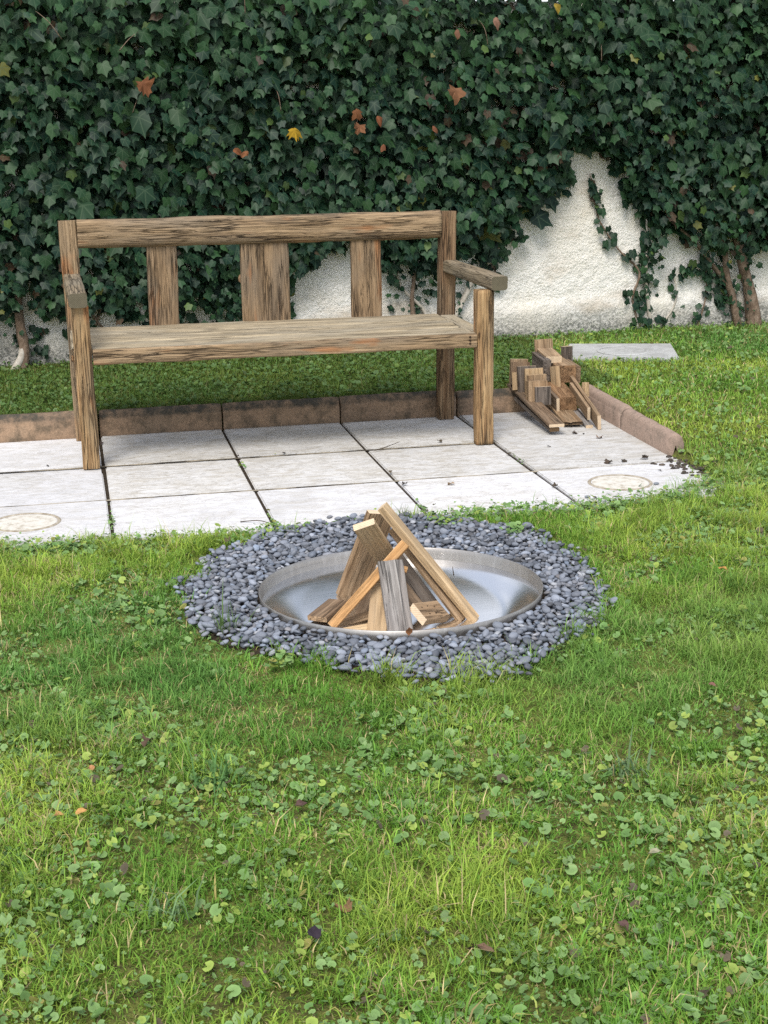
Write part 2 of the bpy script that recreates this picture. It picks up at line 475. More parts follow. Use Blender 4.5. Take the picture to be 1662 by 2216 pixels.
def empty(name, loc=(0, 0, 0)):
    o = bpy.data.objects.new(name, None)
    o.empty_display_size = 0.1
    o.location = loc
    COL.objects.link(o)
    return o


def link(name, me, mats, parent=None, basis=None):
    if mats is not None and not len(me.materials):
        for k in (mats if isinstance(mats, (list, tuple)) else [mats]):
            me.materials.append(M[k])
    o = bpy.data.objects.new(name, me)
    COL.objects.link(o)
    if basis is not None:
        o.matrix_basis = basis
    if parent is not None:
        o.parent = parent
    return o


def mesh_np(name, V, faces, tint=None, vein=None, smooth_=False, uv=None):
    """faces: int array (n,3) or (n,4), or list of such arrays; fast path"""
    if not isinstance(faces, list):
        faces = [faces]
    me = bpy.data.meshes.new(name)
    V = np.ascontiguousarray(V, np.float32)
    me.vertices.add(len(V)); me.vertices.foreach_set('co', V.ravel())
    loops = np.concatenate([f.ravel() for f in faces]).astype(np.int32)
    tot = np.concatenate([np.full(len(f), f.shape[1], np.int32) for f in faces])
    start = np.concatenate([[0], np.cumsum(tot)[:-1]]).astype(np.int32)
    me.loops.add(len(loops)); me.loops.foreach_set('vertex_index', loops)
    me.polygons.add(len(tot)); me.polygons.foreach_set('loop_start', start)
    me.polygons.foreach_set('loop_total', tot)
    if smooth_:
        me.polygons.foreach_set('use_smooth', np.ones(len(tot), bool))
    if tint is not None:
        a = me.attributes.new('tint', 'FLOAT_COLOR', 'POINT')
        c4 = np.ones((len(V), 4), np.float32); c4[:, :3] = tint
        a.data.foreach_set('color', c4.ravel())
    if vein is not None:
        a = me.attributes.new('vein', 'FLOAT', 'POINT')
        a.data.foreach_set('value', np.ascontiguousarray(vein, np.float32))
    if uv is not None:
        l_ = me.uv_layers.new(name='UVMap')
        l_.data.foreach_set('uv', np.ascontiguousarray(uv[loops], np.float32).ravel())
    me.update(calc_edges=True)
    return me


def timber_mesh(L, w, th, r=0.004, nx=10, ring=16, wob=0.0, groove=0.0, seed=0, taper=0.0, ragged=0.0):
    """a length of wood, grain along local X (0..L), w along Y, th along Z; end caps use material slot 1"""
    # rounded rectangle ring
    pts = []
    k = max(1, ring // 8)
    hw, ht = w / 2, th / 2
    r = min(r, hw * 0.98, ht * 0.98)
    for cx, cy, a0 in ((hw - r, ht - r, 0), (-hw + r, ht - r, 90), (-hw + r, -ht + r, 180), (hw - r, -ht + r, 270)):
        for j in range(k + 1):
            a = R(a0 + 90 * j / k)
            pts.append((cx + r * math.cos(a), cy + r * math.sin(a)))
    # extra points along the flats
    full = []
    nflat = max(0, ring // 8)
    for i in range(len(pts)):
        p, q = pts[i], pts[(i + 1) % len(pts)]
        full.append(p)
        d = math.hypot(q[0] - p[0], q[1] - p[1])
        if d > r * 1.5 + 0.004 and nflat:
            ns = max(1, min(nflat * 3, int(d / 0.006)))
            for s in range(1, ns):
                full.append((p[0] + (q[0] - p[0]) * s / ns, p[1] + (q[1] - p[1]) * s / ns))
    prof = np.array(full)
    n = len(prof)
    xs = np.linspace(0, L, nx + 1)
    V = np.zeros((nx + 1, n, 3))
    nrm = prof / (np.linalg.norm(prof, axis=1, keepdims=True) + 1e-9)
    for i, x in enumerate(xs):
        s = 1 - taper * x / L
        y, z = prof[:, 0] * s, prof[:, 1] * s
        d = 0.0
        if wob:
            d = d + wob * (fbm(x * 5 + seed * 3.1, prof[:, 0] * 14 + 9, prof[:, 1] * 14 + seed, seed, 3) - 0.5) * 2
        if groove:
            g = vnoise(x * 6 + seed, prof[:, 0] * 190, prof[:, 1] * 190, seed + 5)
            d = d - groove * smooth(0.62, 0.95, g) * 1.6
            d = d + groove * 0.5 * (vnoise(x * 9 + seed, prof[:, 0] * 110, prof[:, 1] * 110, seed + 8) - 0.5)
        V[i, :, 0] = x
        V[i, :, 1] = y + nrm[:, 0] * d
        V[i, :, 2] = z + nrm[:, 1] * d
    if ragged:
        V[-1, :, 0] -= ragged * vnoise(prof[:, 0] * 90, prof[:, 1] * 60, 0, seed + 3)
    Vf = V.reshape(-1, 3)
    quads = []
    for i in range(nx):
        a = i * n + np.arange(n); b = i * n + (np.arange(n) + 1) % n
        quads.append(np.stack([a, b, b + n, a + n], 1))
    q = np.concatenate(quads)
    c0, c1 = len(Vf), len(Vf) + 1
    Vf = np.vstack([Vf, V[0].mean(0), V[-1].mean(0)])
    a = np.arange(n); b = (a + 1) % n
    t0 = np.stack([b, a, np.full(n, c0)], 1)
    t1 = np.stack([nx * n + a, nx * n + b, np.full(n, c1)], 1)
    me = mesh_np('timber', Vf, [q, np.concatenate([t0, t1])])
    mi = np.zeros(len(q) + 2 * n, np.int32); mi[len(q):] = 1
    me.polygons.foreach_set('material_index', mi)
    sm = np.zeros(len(mi), bool); sm[:len(q)] = r > 0.009
    me.polygons.foreach_set('use_smooth', sm)
    return me


def frame_from(P0, P1, face):
    """matrix with X from P0 to P1, Z as close to `face` as possible (face = normal of the wide side)"""
    P0, P1, face = Vector(P0), Vector(P1), Vector(face)
    x = (P1 - P0).normalized()
    z = (face - x * face.dot(x)).normalized()
    y = z.cross(x)
    mt = Matrix.Identity(4)
    for i in range(3):
        mt[i][0], mt[i][1], mt[i][2], mt[i][3] = x[i], y[i], z[i], P0[i]
    return mt


def timber(name, P0, P1, face, w, th, mats, parent=None, origin=(0, 0, 0), **kw):
    L = (Vector(P1) - Vector(P0)).length
    me = timber_mesh(L, w, th, **kw)
    mt = Matrix.Translation(-Vector(origin)) @ frame_from(P0, P1, face)
    return link(name, me, mats, parent, mt)


def tube(pts, radii, n=8, rough=0.0, seed=0):
    pts = [np.array(p, float) for p in pts]
    # smooth the path
    P, Rr = [], []
    for i in range(len(pts) - 1):
        p0 = pts[max(i - 1, 0)]; p1 = pts[i]; p2 = pts[i + 1]; p3 = pts[min(i + 2, len(pts) - 1)]
        for s in np.linspace(0, 1, 5, endpoint=False):
            P.append(0.5 * ((2 * p1) + (-p0 + p2) * s + (2 * p0 - 5 * p1 + 4 * p2 - p3) * s * s + (-p0 + 3 * p1 - 3 * p2 + p3) * s ** 3))
            Rr.append(radii[i] * (1 - s) + radii[i + 1] * s)
    P.append(pts[-1]); Rr.append(radii[-1])
    P = np.array(P)
    T = np.gradient(P, axis=0); T /= np.linalg.norm(T, axis=1, keepdims=True) + 1e-9
    ref = np.array([0.3, 0.9, 0.31])
    V = []
    for i in range(len(P)):
        a = np.cross(T[i], ref); a /= np.linalg.norm(a) + 1e-9
        b = np.cross(T[i], a)
        for j in range(n):
            th = 2 * math.pi * j / n
            rr = Rr[i] * (1 + rough * (float(vnoise(i * 0.5, j * 0.9, seed, seed)) - 0.5) * 2)
            V.append(P[i] + rr * (a * math.cos(th) + b * math.sin(th)))
    quads = []
    for i in range(len(P) - 1):
        for j in range(n):
            quads.append((i * n + j, i * n + (j + 1) % n, (i + 1) * n + (j + 1) % n, (i + 1) * n + j))
    V = np.array(V)
    c0, c1 = len(V), len(V) + 1
    V = np.vstack([V, P[0], P[-1]])
    tris = [((j + 1) % n, j, c0) for j in range(n)] + [((len(P) - 1) * n + j, (len(P) - 1) * n + (j + 1) % n, c1) for j in range(n)]
    return mesh_np('tube', V, [np.array(quads), np.array(tris)], smooth_=True)


# ------------------------------------------------------------------ layout constants
WALL_A = math.atan(0.066)
W0 = np.array([-0.3, 1.31, 0.0])
WD = np.array([math.cos(WALL_A), math.sin(WALL_A), 0.0])    # along the wall
WN = np.array([math.sin(WALL_A), -math.cos(WALL_A), 0.0])   # out of the wall, towards the bench


def wall_y(x):
    return W0[1] + (np.asarray(x, float) - W0[0]) * 0.066


BOWL_C = np.array([0.728, -2.309]); BOWL_R, BOWL_Z = 0.378, 0.030
EDGE_X = [-6, -0.34, 0, 0.215, 0.444, 0.65, 0.92, 1.115, 1.487, 1.804, 2.014]
EDGE_Y = [-1.50, -1.51, -1.56, -1.577, -1.576, -1.588, -1.578, -1.522, -1.541, -1.479, -1.385]
RX_Y = [-1.385, -1.15, -0.98, -0.95, 0.08]
RX_X = [2.014, 2.067, 2.09, 2.145, 2.145]
KX0 = -1.5
GR_A = np.radians([-180, -150, -125, -110, -90, -70, -50, -30, -10, 10, 30, 50, 70, 90, 110, 130, 150, 180])
GR_R = [0.545, 0.53, 0.475, 0.56, 0.615, 0.575, 0.52, 0.535, 0.53, 0.55, 0.62, 0.68, 0.72, 0.725, 0.69, 0.64, 0.575, 0.545]


def gravel_radius(ang):
    return np.interp(ang, GR_A, GR_R)


def ground_z(x, y):
    x, y = np.asarray(x, float), np.asarray(y, float)
    z = -0.010 + 0.012 * (fbm(x * 1.7, y * 1.7, 0, 3, 3) - 0.5)
    front = -0.012 + smooth(0.0, 0.25, np.interp(x, EDGE_X, EDGE_Y) - y) * 0.016
    z = np.where((y < -0.9) & (x < 2.1), front + 0.012 * (fbm(x * 1.7, y * 1.7, 0, 3, 3) - 0.5) * smooth(0, .3, -1.5 - y), z)
    patio = (x > KX0) & (x < 2.10) & (y < 0.035) & (y > -1.55)
    z = np.where(patio & (y > np.interp(x, EDGE_X, EDGE_Y)), -0.012, z)
    bk = 0.082 + 0.016 * (fbm(x * 2.3, y * 2.3, 0, 8, 3) - 0.5) + 0.02 * smooth(0.25, 0.0, wall_y(x) - y)
    side = smooth(-1.5, 0.1, y) * 0.086 + 0.014 * (fbm(x * 2.3, y * 2.3, 0, 8, 3) - 0.5) - 0.008
    z = np.where(y >= 0.035, bk, z)
    z = np.where((x >= 2.10) & (y < 0.035) & (y > -1.6), side, z)
    z = np.where((x >= 2.10) & (y >= 0.035), np.maximum(bk, side), z)
    r = np.hypot(x - BOWL_C[0], y - BOWL_C[1])
    z = np.where(r < 0.372, -0.17, np.where(r < 0.70, np.minimum(z, -0.006), z))
    z = np.where((np.abs(x - 1.0) > 6) | (np.abs(y) > 6), np.where(y > 2, 0.09, 0.0), z)
    return z


def lawn_mask(x, y, jit):
    """True where turf grows; jit = ragged edge in metres"""
    f = y < np.interp(x, EDGE_X, EDGE_Y) + jit
    right = (x > np.interp(y, RX_Y, RX_X) - jit) & (y >= -1.5)
    back = (y > 0.075) & (x <= 2.2)
    msk = (f | right | back) & (y < wall_y(x) - 0.015)
    a = np.arctan2(y - BOWL_C[1], x - BOWL_C[0]); r = np.hypot(x - BOWL_C[0], y - BOWL_C[1])
    msk &= r > gravel_radius(a) - jit * 0.8
    ca, sa = math.cos(R(-17)), math.sin(R(-17))          # no turf grows through the grey slab by the wall
    sx, sy = (x - 2.60) * ca + (y - 0.85) * sa, -(x - 2.60) * sa + (y - 0.85) * ca
    msk &= ~((np.abs(sx) < 0.25 - jit) & (np.abs(sy) < 0.20 - jit))
    return msk


# ------------------------------------------------------------------ the setting: ground
far = np.array([6, 8, 12, 20, 40, 80, 150, 260.])
gx = np.unique(np.round(np.concatenate([-far - 2, np.arange(-3, -1.5, 0.1), np.arange(-1.5, 4.6, 0.024), np.arange(4.6, 7, 0.15), far + 4]), 4))
gy = np.unique(np.round(np.concatenate([-far - 1, np.arange(-6.5, -4.6, 0.1), np.arange(-4.6, 1.9, 0.024), np.arange(1.9, 5, 0.2), far]), 4))
GX, GY = np.meshgrid(gx, gy)
V = np.stack([GX, GY, ground_z(GX, GY)], -1).reshape(-1, 3)
ny_, nx_ = GX.shape
idx = np.arange(ny_ * nx_).reshape(ny_, nx_)
q = np.stack([idx[:-1, :-1], idx[:-1, 1:], idx[1:, 1:], idx[1:, :-1]], -1).reshape(-1, 4)
ground = link('ground', mesh_np('ground', V, q, smooth_=True), 'ground')
tag(ground, kind='structure')

# ------------------------------------------------------------------ garden wall
WALL_H = 1.82
us = np.concatenate([np.arange(-4.5, -0.3, 0.12), np.arange(-0.3, 4.5, 0.0125), np.arange(4.5, 8.0, 0.12)])
zs = np.concatenate([np.arange(0.0, 1.2, 0.0125), np.arange(1.2, WALL_H + 0.01, 0.1)])
U, Z = np.meshgrid(us, zs)
rel = 0.009 * (fbm(U * 38, Z * 38, 0, 21, 3) - 0.5) + 0.022 * (fbm(U * 3.0, Z * 3.0, 0, 22, 3) - 0.5)
plinth = 0.010 * smooth(0.32, 0.22, Z + 0.03 * (fbm(U * 2.5, 0, 0, 4, 3) - 0.5)) * smooth(1.7, 2.3, U) + 0.012 * smooth(0.30, 0.22, Z)
off = rel + plinth
P = W0 + U[..., None] * WD + off[..., None] * WN
P[..., 2] = Z
ny_, nx_ = U.shape
idx = np.arange(ny_ * nx_).reshape(ny_, nx_)
q = np.stack([idx[:-1, :-1], idx[:-1, 1:], idx[1:, 1:], idx[1:, :-1]], -1).reshape(-1, 4)
Vw = P.reshape(-1, 3)
# back face and top, so the wall is a solid body 0.22 m thick
nb = len(Vw)
b0 = W0 + us[0] * WD - 0.22 * WN; b1 = W0 + us[-1] * WD - 0.22 * WN
back = np.array([[b0[0], b0[1], 0], [b1[0], b1[1], 0], [b1[0], b1[1], zs[-1]], [b0[0], b0[1], zs[-1]]])
top_front = idx[-1]
tp = Vw[top_front] - 0.22 * WN
Vw = np.vstack([Vw, back, tp])
ti = nb + 4 + np.arange(nx_)
qt = np.stack([top_front[:-1], top_front[1:], ti[1:], ti[:-1]], 1)
qb = np.array([[nb + 1, nb, nb + 3, nb + 2], [idx[0, 0], idx[-1, 0], nb + 3, nb], [idx[-1, -1], idx[0, -1], nb + 1, nb + 2]])
garden_wall = link('garden_wall', mesh_np('garden_wall', Vw, [q, qt, qb], smooth_=True), 'plaster')
tag(garden_wall, 'white roughcast plaster garden wall behind the bench, mostly hidden by ivy', 'wall')

# ------------------------------------------------------------------ patio slabs
patio = empty('patio', (0.75, -0.78, 0)); tag(patio, kind='structure')
cols = [-1.0, -0.5, 0.0, 0.5, 0.9994, 1.511, 2.085]
rows = [0.0, -0.5486, -1.0604, -1.575]


def slab_mesh(w, d, seed, th=0.045):
    bm = bmesh.new()
    bmesh.ops.create_cube(bm, size=1.0)
    bmesh.ops.scale(bm, vec=(w, d, th), verts=bm.verts)
    bmesh.ops.translate(bm, vec=(0, 0, -th / 2), verts=bm.verts)
    rr = random.Random(seed)
    for v_ in bm.verts:
        v_.co.x += rr.uniform(-0.0016, 0.0016); v_.co.y += rr.uniform(-0.0016, 0.0016)
    bmesh.ops.bevel(bm, geom=[e for e in bm.edges if e.verts[0].co.z > -0.01 and e.verts[1].co.z > -0.01] +
                    [e for e in bm.edges if abs(e.verts[0].co.z - e.verts[1].co.z) > 0.02], offset=0.004, segments=2, affect='EDGES')
    me = bpy.data.meshes.new('slab'); bm.to_mesh(me); bm.free()
    return me


def ring_mesh(r0, r1, h, n=56):
    a = np.linspace(0, 2 * math.pi, n, endpoint=False)
    prof = [(r0, 0.0), (r0 + (r1 - r0) * .3, h), (r0 + (r1 - r0) * .7, h), (r1, 0.0)]
    V = np.concatenate([np.stack([np.cos(a) * r, np.sin(a) * r, np.full(n, z)], 1) for r, z in prof])
    q = []
    for k in range(3):
        i = np.arange(n); j = (i + 1) % n
        q.append(np.stack([k * n + i, k * n + j, (k + 1) * n + j, (k + 1) * n + i], 1))
    return mesh_np('ring', V, np.concatenate(q), smooth_=True)


slab_objs = {}
for ci in range(6):
    for ri in range(3):
        x0, x1, y1, y0 = cols[ci], cols[ci + 1], rows[ri], rows[ri + 1]
        if ci == 5 and ri == 0:      # the corner slab is one long piece
            y0 = rows[2]
        if ci == 5 and ri == 1:
            continue
        if ri == 0:
            y1 -= 0.004
        gapx, gapy = 0.0055, 0.0080
        w_, d_ = x1 - x0 - 2 * gapx, y1 - y0 - 2 * gapy
        tilt = Matrix.Rotation(random.uniform(-0.0022, 0.0022), 4, 'X') @ Matrix.Rotation(random.uniform(-0.002, 0.002), 4, 'Y')
        loc = Vector(((x0 + x1) / 2 - 0.75, (y0 + y1) / 2 + 0.78, random.uniform(-0.0015, 0.0015) - (0.003 if ri == 1 else 0.0)))
        o = link('paving_slab', slab_mesh(w_, d_, ci * 7 + ri), 'slab' if ri == 2 or ci < 2 else 'slab_worn', patio, Matrix.Translation(loc) @ tilt)
        slab_objs[ci, ri] = o
for ri_, xe in ((1, 1.511), (2, 2.085)):      # dirty sand washed into the cross joints
    nseg = 60
    xs_ = np.linspace(cols[0], xe, nseg + 1)
    yc = rows[ri_] + 0.0 * xs_
    V = np.concatenate([np.stack([xs_ - 0.75, yc + 0.78 + sg * 0.0085, -0.0012 - 0.0022 * fbm(xs_ * 9, sg, 0, 33 + ri_, 3)], 1) for sg in (-1, 1)])
    i_ = np.arange(nseg)
    link('joint_sand', mesh_np('joint_sand', V, np.stack([i_, i_ + 1, nseg + 2 + i_, nseg + 1 + i_], 1)), 'joint', patio)
bed = mesh_np('bedding', np.array([[cols[0] - 0.75, rows[0] + 0.78, -0.0085], [cols[-1] - 0.75, rows[0] + 0.78, -0.0085], [cols[-1] - 0.75, -1.50 + 0.78, -0.0085], [cols[0] - 0.75, -1.50 + 0.78, -0.0085]]), np.array([[3, 2, 1, 0]]))
link('bedding', bed, 'soil', patio)
for key, cx, cy in (((1, 2), -0.268, -1.290), ((5, 2), 1.741, -1.310)):
    o = slab_objs[key]
    l_ = o.matrix_basis.translation
    link('medallion_ring', ring_mesh(0.100, 0.112, 0.003), 'medallion', o, Matrix.Translation((cx - 0.75 - l_.x, cy + 0.78 - l_.y, 0.0004)))
    link('medallion_disc', ring_mesh(0.002, 0.097, 0.0012), 'disc', o, Matrix.Translation((cx - 0.75 - l_.x, cy + 0.78 - l_.y, 0.0003)))

# grey slab in the grass by the wall
gs = empty('stepping_slab', (2.60, 0.85, 0.10))
tag(gs, 'grey square concrete slab lying in the grass near the wall behind the kindling', 'paving slab')
o = link('slab_body', slab_mesh(0.52, 0.42, 99), 'slab_grey', gs, Matrix.Translation((0, 0, 0.001)) @ Matrix.Rotation(R(-17), 4, 'Z') @ Matrix.Rotation(R(1.5), 4, 'X'))
link('medallion_ring', ring_mesh(0.115, 0.13, 0.004), 'slab_grey', gs, Matrix.Translation((0.0, 0, 0.002)) @ Matrix.Rotation(R(1.5), 4, 'X'))

# ------------------------------------------------------------------ kerb
kerb = empty('kerb', (0.5, 0.035, 0)); tag(kerb, kind='structure')


def kerb_mesh(L, seed, h=0.102, th=0.066):
    # cross-section: vertical face, small ledge, rounded top
    prof = [(-th / 2, -0.06), (-th / 2, 0.068), (-th / 2 + 0.0035, 0.0715)]
    for a in np.linspace(180, 0, 9):
        prof.append(((th / 2 - 0.004) * math.cos(R(a)), 0.0725 + (h - 0.0725) * math.sin(R(a))))
    prof += [(th / 2, 0.068), (th / 2, -0.06)]
    prof = np.array(prof)
    n, nx = len(prof), 24
    xs = np.linspace(-L / 2 + 0.0035, L / 2 - 0.0035, nx + 1)
    V = np.zeros((nx + 1, n, 3))
    for i, x in enumerate(xs):
        d = 0.0035 * (fbm(x * 14 + seed, prof[:, 0] * 40, prof[:, 1] * 40, seed, 3) - 0.5)
        e = 0.003 if i in (0, nx) else 0
        V[i, :, 0] = x; V[i, :, 1] = prof[:, 0] * (1 - e * 12) + d; V[i, :, 2] = prof[:, 1] - e + d
    q = []
    for i in range(nx):
        a = i * n + np.arange(n - 1)
        q.append(np.stack([a, a + n, a + n + 1, a + 1], 1))
    Vf = V.reshape(-1, 3)
    c0 = len(Vf)
    Vf = np.vstack([Vf, V[0].mean(0), V[-1].mean(0)])
    a = np.arange(n - 1)
    t_ = np.concatenate([np.stack([a, a + 1, np.full(n - 1, c0)], 1), np.stack([nx * n + a + 1, nx * n + a, np.full(n - 1, c0 + 1)], 1)])
    me = mesh_np('edging', Vf, [np.concatenate(q), t_])
    return me


kx = [-1.5, -1.0, -0.5, 0.0, 0.505, 1.003, 1.512, 2.02]
for i in range(len(kx) - 1):
    mt = Matrix.Translation(((kx[i] + kx[i + 1]) / 2 - 0.5, random.uniform(-0.003, 0.003), random.uniform(-0.003, 0.003))) @ Matrix.Rotation(random.uniform(-0.004, 0.004), 4, 'Z')
    link('edging_stone', kerb_mesh(kx[i + 1] - kx[i], i), 'kerb', kerb, mt)
for y0, y1, sd in ((0.05, -0.46, 31), (-0.462, -0.965, 32)):
    xx = 2.105 + (0.004 if sd == 31 else -0.003)
    mt = Matrix.Translation((xx - 0.5, (y0 + y1) / 2 - 0.035, -0.006 if sd == 31 else -0.018)) @ Matrix.Rotation(R(-90.6), 4, 'Z') @ Matrix.Rotation(R(0.8), 4, 'Y')
    link('edging_stone', kerb_mesh(abs(y1 - y0), sd), 'kerb_pale', kerb, mt)

# ------------------------------------------------------------------ fire bowl
bowl = empty('fire_bowl', (BOWL_C[0], BOWL_C[1], BOWL_Z))
bowl.rotation_euler = (R(-1.2), 0, R(10))
tag(bowl, 'wide round shallow stainless steel fire bowl sunk into the gravel', 'fire bowl')


def lathe(prof, n=128):
    a = np.linspace(0, 2 * math.pi, n, endpoint=False)
    V = np.concatenate([np.stack([np.cos(a) * r, np.sin(a) * r, np.full(n, z)], 1) for r, z in prof])
    uv = np.concatenate([np.stack([a / (2 * math.pi), np.full(n, k / 4.0)], 1) for k in range(len(prof))])
    q = []
    for k in range(len(prof) - 1):
        i = np.arange(n); j = (i + 1) % n
        q.append(np.stack([k * n + i, k * n + j, (k + 1) * n + j, (k + 1) * n + i], 1))
    return mesh_np('lathe', V, np.concatenate(q), smooth_=True, uv=uv)


BAND = 0.034
rim = lathe([(BOWL_R - 0.006, -BAND), (BOWL_R - 0.0035, -BAND * .5), (BOWL_R - 0.0025, -0.001), (BOWL_R - 0.0015, 0.0), (BOWL_R, -0.001), (BOWL_R - 0.002, -BAND * .6), (BOWL_R - 0.006, -0.06)])
link('rim_band', rim, 'steel_rim', bowl)
DEPTH = 0.085
prof = []
for s in np.linspace(1, 0.004, 40):
    r_ = (BOWL_R - 0.006) * s
    prof.append((r_, -BAND - (DEPTH - BAND) * (1 - s ** 2.1)))
dish = lathe(prof)
# gentle dents of a thin pressed sheet
co = np.zeros(len(dish.vertices) * 3, np.float32); dish.vertices.foreach_get('co', co); co = co.reshape(-1, 3)
rr_ = np.hypot(co[:, 0], co[:, 1]) / BOWL_R
# floor shaped to mirror more sky: slight dome, tilted towards the lawn
co[:, 2] = -BAND + (-0.034 + 0.013 * (1 - np.clip(rr_, 0, 1) ** 2) + 0.112 * co[:, 1]) * smooth(1.0, 0.70, rr_)
co[:, 2] += 0.004 * (fbm(co[:, 0] * 4 + 5, co[:, 1] * 4, 0, 61, 2) - 0.5) * smooth(1.0, 0.8, rr_)
dish.vertices.foreach_set('co', co.ravel()); dish.update()
link('dish', dish, 'steel', bowl)


def dish_z(x, y):
    q_ = math.hypot(x - BOWL_C[0], y - BOWL_C[1]) / BOWL_R
    return BOWL_Z - BAND + (-0.034 + 0.013 * (1 - min(q_, 1) ** 2) + 0.112 * (y - BOWL_C[1])) * float(smooth(1.0, 0.70, q_)) - 0.02 * (y - BOWL_C[1])


# ------------------------------------------------------------------ bench
BO = (0.70, -0.31, 0.0)
bench = empty('garden_bench', BO)
tag(bench, 'weathered brown timber bench with armrests and three wide back slats', 'bench')
kwb = dict(nx=44, ring=24, groove=0.0022, wob=0.004)
FR = (0, -1, 0)


def bt(name, P0, P1, face, w, th, mats, seed, **kw):
    k = dict(kwb); k.update(kw)
    return timber(name, P0, P1, face, w, th, mats, bench, BO, seed=seed, **k)


bt('front_leg', (-0.044, -0.560, 0.0), (-0.048, -0.560, 0.598), FR, 0.062, 0.056, ['bench_leg', 'bench_leg'], 1, r=0.008)
bt('front_leg', (1.466, -0.560, 0.0), (1.466, -0.560, 0.599), FR, 0.069, 0.060, ['bench_leg', 'bench_leg'], 2, r=0.010)
bt('back_post', (-0.060, -0.048, 0.0), (-0.070, -0.022, 0.868), FR, 0.068, 0.062, ['bench', 'bench'], 3, r=0.007)
bt('back_post', (1.446, -0.048, 0.0), (1.464, -0.022, 0.864), FR, 0.068, 0.062, ['bench_dark', 'bench'], 4, r=0.008)
bt('top_rail', (-0.034, -0.030, 0.815), (1.430, -0.030, 0.811), FR, 0.112, 0.072, ['bench', 'bench'], 5, r=0.030, wob=0.006, nx=90)
for (x0, x1, xt0, xt1, sd) in ((0.223, 0.345, 0.228, 0.351, 6), (0.601, 0.798, 0.604, 0.795, 7), (1.055, 1.182, 1.054, 1.179, 8)):
    bt('back_slat', ((x0 + x1) / 2, -0.030, 0.440), ((xt0 + xt1) / 2, -0.026, 0.772), FR, x1 - x0, 0.032, ['bench_slat', 'bench'], sd, r=0.008)
UPV = (0, -0.02, 1)
bt('seat_board', (-0.012, -0.496, 0.4135), (1.440, -0.496, 0.4095), UPV, 0.168, 0.052, ['bench_seat', 'bench'], 9, r=0.009, nx=90, groove=0.0016)
bt('seat_board', (-0.020, -0.307, 0.4185), (1.412, -0.307, 0.4145), UPV, 0.180, 0.050, ['bench_seat', 'bench'], 10, r=0.009, nx=90, groove=0.0016)
bt('seat_board', (-0.020, -0.117, 0.4225), (1.412, -0.117, 0.4185), UPV, 0.172, 0.050, ['bench_seat', 'bench'], 11, r=0.009, nx=90, groove=0.0016)
bt('seat_rail', (1.450, -0.530, 0.4115), (1.450, -0.080, 0.4195), UPV, 0.066, 0.050, ['bench_seat', 'bench'], 12, r=0.006)
bt('seat_rail', (-0.056, -0.530, 0.4150), (-0.056, -0.080, 0.4230), UPV, 0.066, 0.050, ['bench_seat', 'bench'], 13, r=0.006)
bt('front_rail', (-0.012, -0.577, 0.4115), (1.432, -0.577, 0.4085), FR, 0.054, 0.022, ['bench', 'bench'], 14, r=0.009, nx=90, groove=0.003)
a_l = bt('armrest', (-0.066, -0.048, 0.640), (-0.052, -0.612, 0.6225), (0, 0, 1), 0.067, 0.053, ['bench_arm', 'arm_end'], 15, r=0.012)
a_r = bt('armrest', (1.467, -0.040, 0.642), (1.514, -0.612, 0.6255), (0, 0, 1), 0.066, 0.053, ['bench_arm', 'arm_end'], 16, r=0.012)
for k in range(3):
    me = tube([(0, 0, 0), (0, -0.004, 0)], [0.0042, 0.0042], 8)
    link('dowel', me, 'dowel', bench, Matrix.Translation(Vector((1.404, -0.5865, 0.424 - 0.0125 * k)) - Vector(BO)))

# ------------------------------------------------------------------ firewood in the bowl
def stick(name, P0, P1, face, w, th, mats, label, seed, cat='firewood', group='firewood stacked in the steel fire bowl', **kw):
    k = dict(nx=14, ring=8, r=0.0015, wob=0.0012, groove=0.0006); k.update(kw)
    P0, P1 = Vector(P0), Vector(P1)
    if 'bowl' in group:                       # stand it on the floor of the bowl
        for _ in range(60):
            if P0.z > dish_z(P0.x, P0.y) - 0.006: break
            if P1.z - P0.z < 0.03: P0.z += 0.001; P1.z += 0.001
            else: P0 += (P1 - P0).normalized() * 0.002
    o = timber(name, P0, P1, face, w, th, mats, seed=seed, **k)
    return tag(o, label, cat, group)


PE = ['pine', 'pine_end']
stick('batten', (0.905, -2.425, -0.050), (0.672, -2.350, 0.262), (0.72, -0.55, 0.45), 0.030, 0.021, PE, 'longest pale pine batten, leaning up to the left and crowning the fire pile', 1)
stick('batten', (0.872, -2.425, -0.052), (0.706, -2.315, 0.190), (0.7, -0.6, 0.4), 0.026, 0.018, ['pallet', 'pallet'], 'slim brown batten just below the longest pale batten of the fire pile', 2)
stick('plank', (0.600, -2.190, -0.058), (0.688, -2.265, 0.222), (0.35, -0.92, 0.12), 0.084, 0.018, ['pallet', 'pine_end'], 'wide brown plank at the back of the fire pile with pale left edge', 3)
stick('plank', (0.735, -2.245, 0.035), (0.612, -2.405, 0.232), (0.0, -0.6, -0.5), 0.058, 0.019, PE, 'short thick pine plank with pale sawn end pointing up left in the bowl', 4)
stick('batten', (0.515, -2.440, -0.022), (0.722, -2.395, 0.170), (-0.3, -0.9, 0.35), 0.024, 0.022, ['pine_orange', 'pine_end'], 'orange pine batten rising from lower left to upper right across the fire pile', 5)
stick('plank', (0.684, -2.500, -0.042), (0.674, -2.425, 0.140), (0.02, -0.95, 0.3), 0.064, 0.017, ['silver', 'silver'], 'silver grey grooved plank standing upright at the front of the fire pile', 6, ragged=0.006, groove=0.0014)
stick('plank', (0.628, -2.470, -0.040), (0.664, -2.380, 0.090), (-0.4, -0.9, 0.2), 0.052, 0.014, ['pine', 'pine'], 'tan plank half hidden behind the left edge of the grey plank', 7)
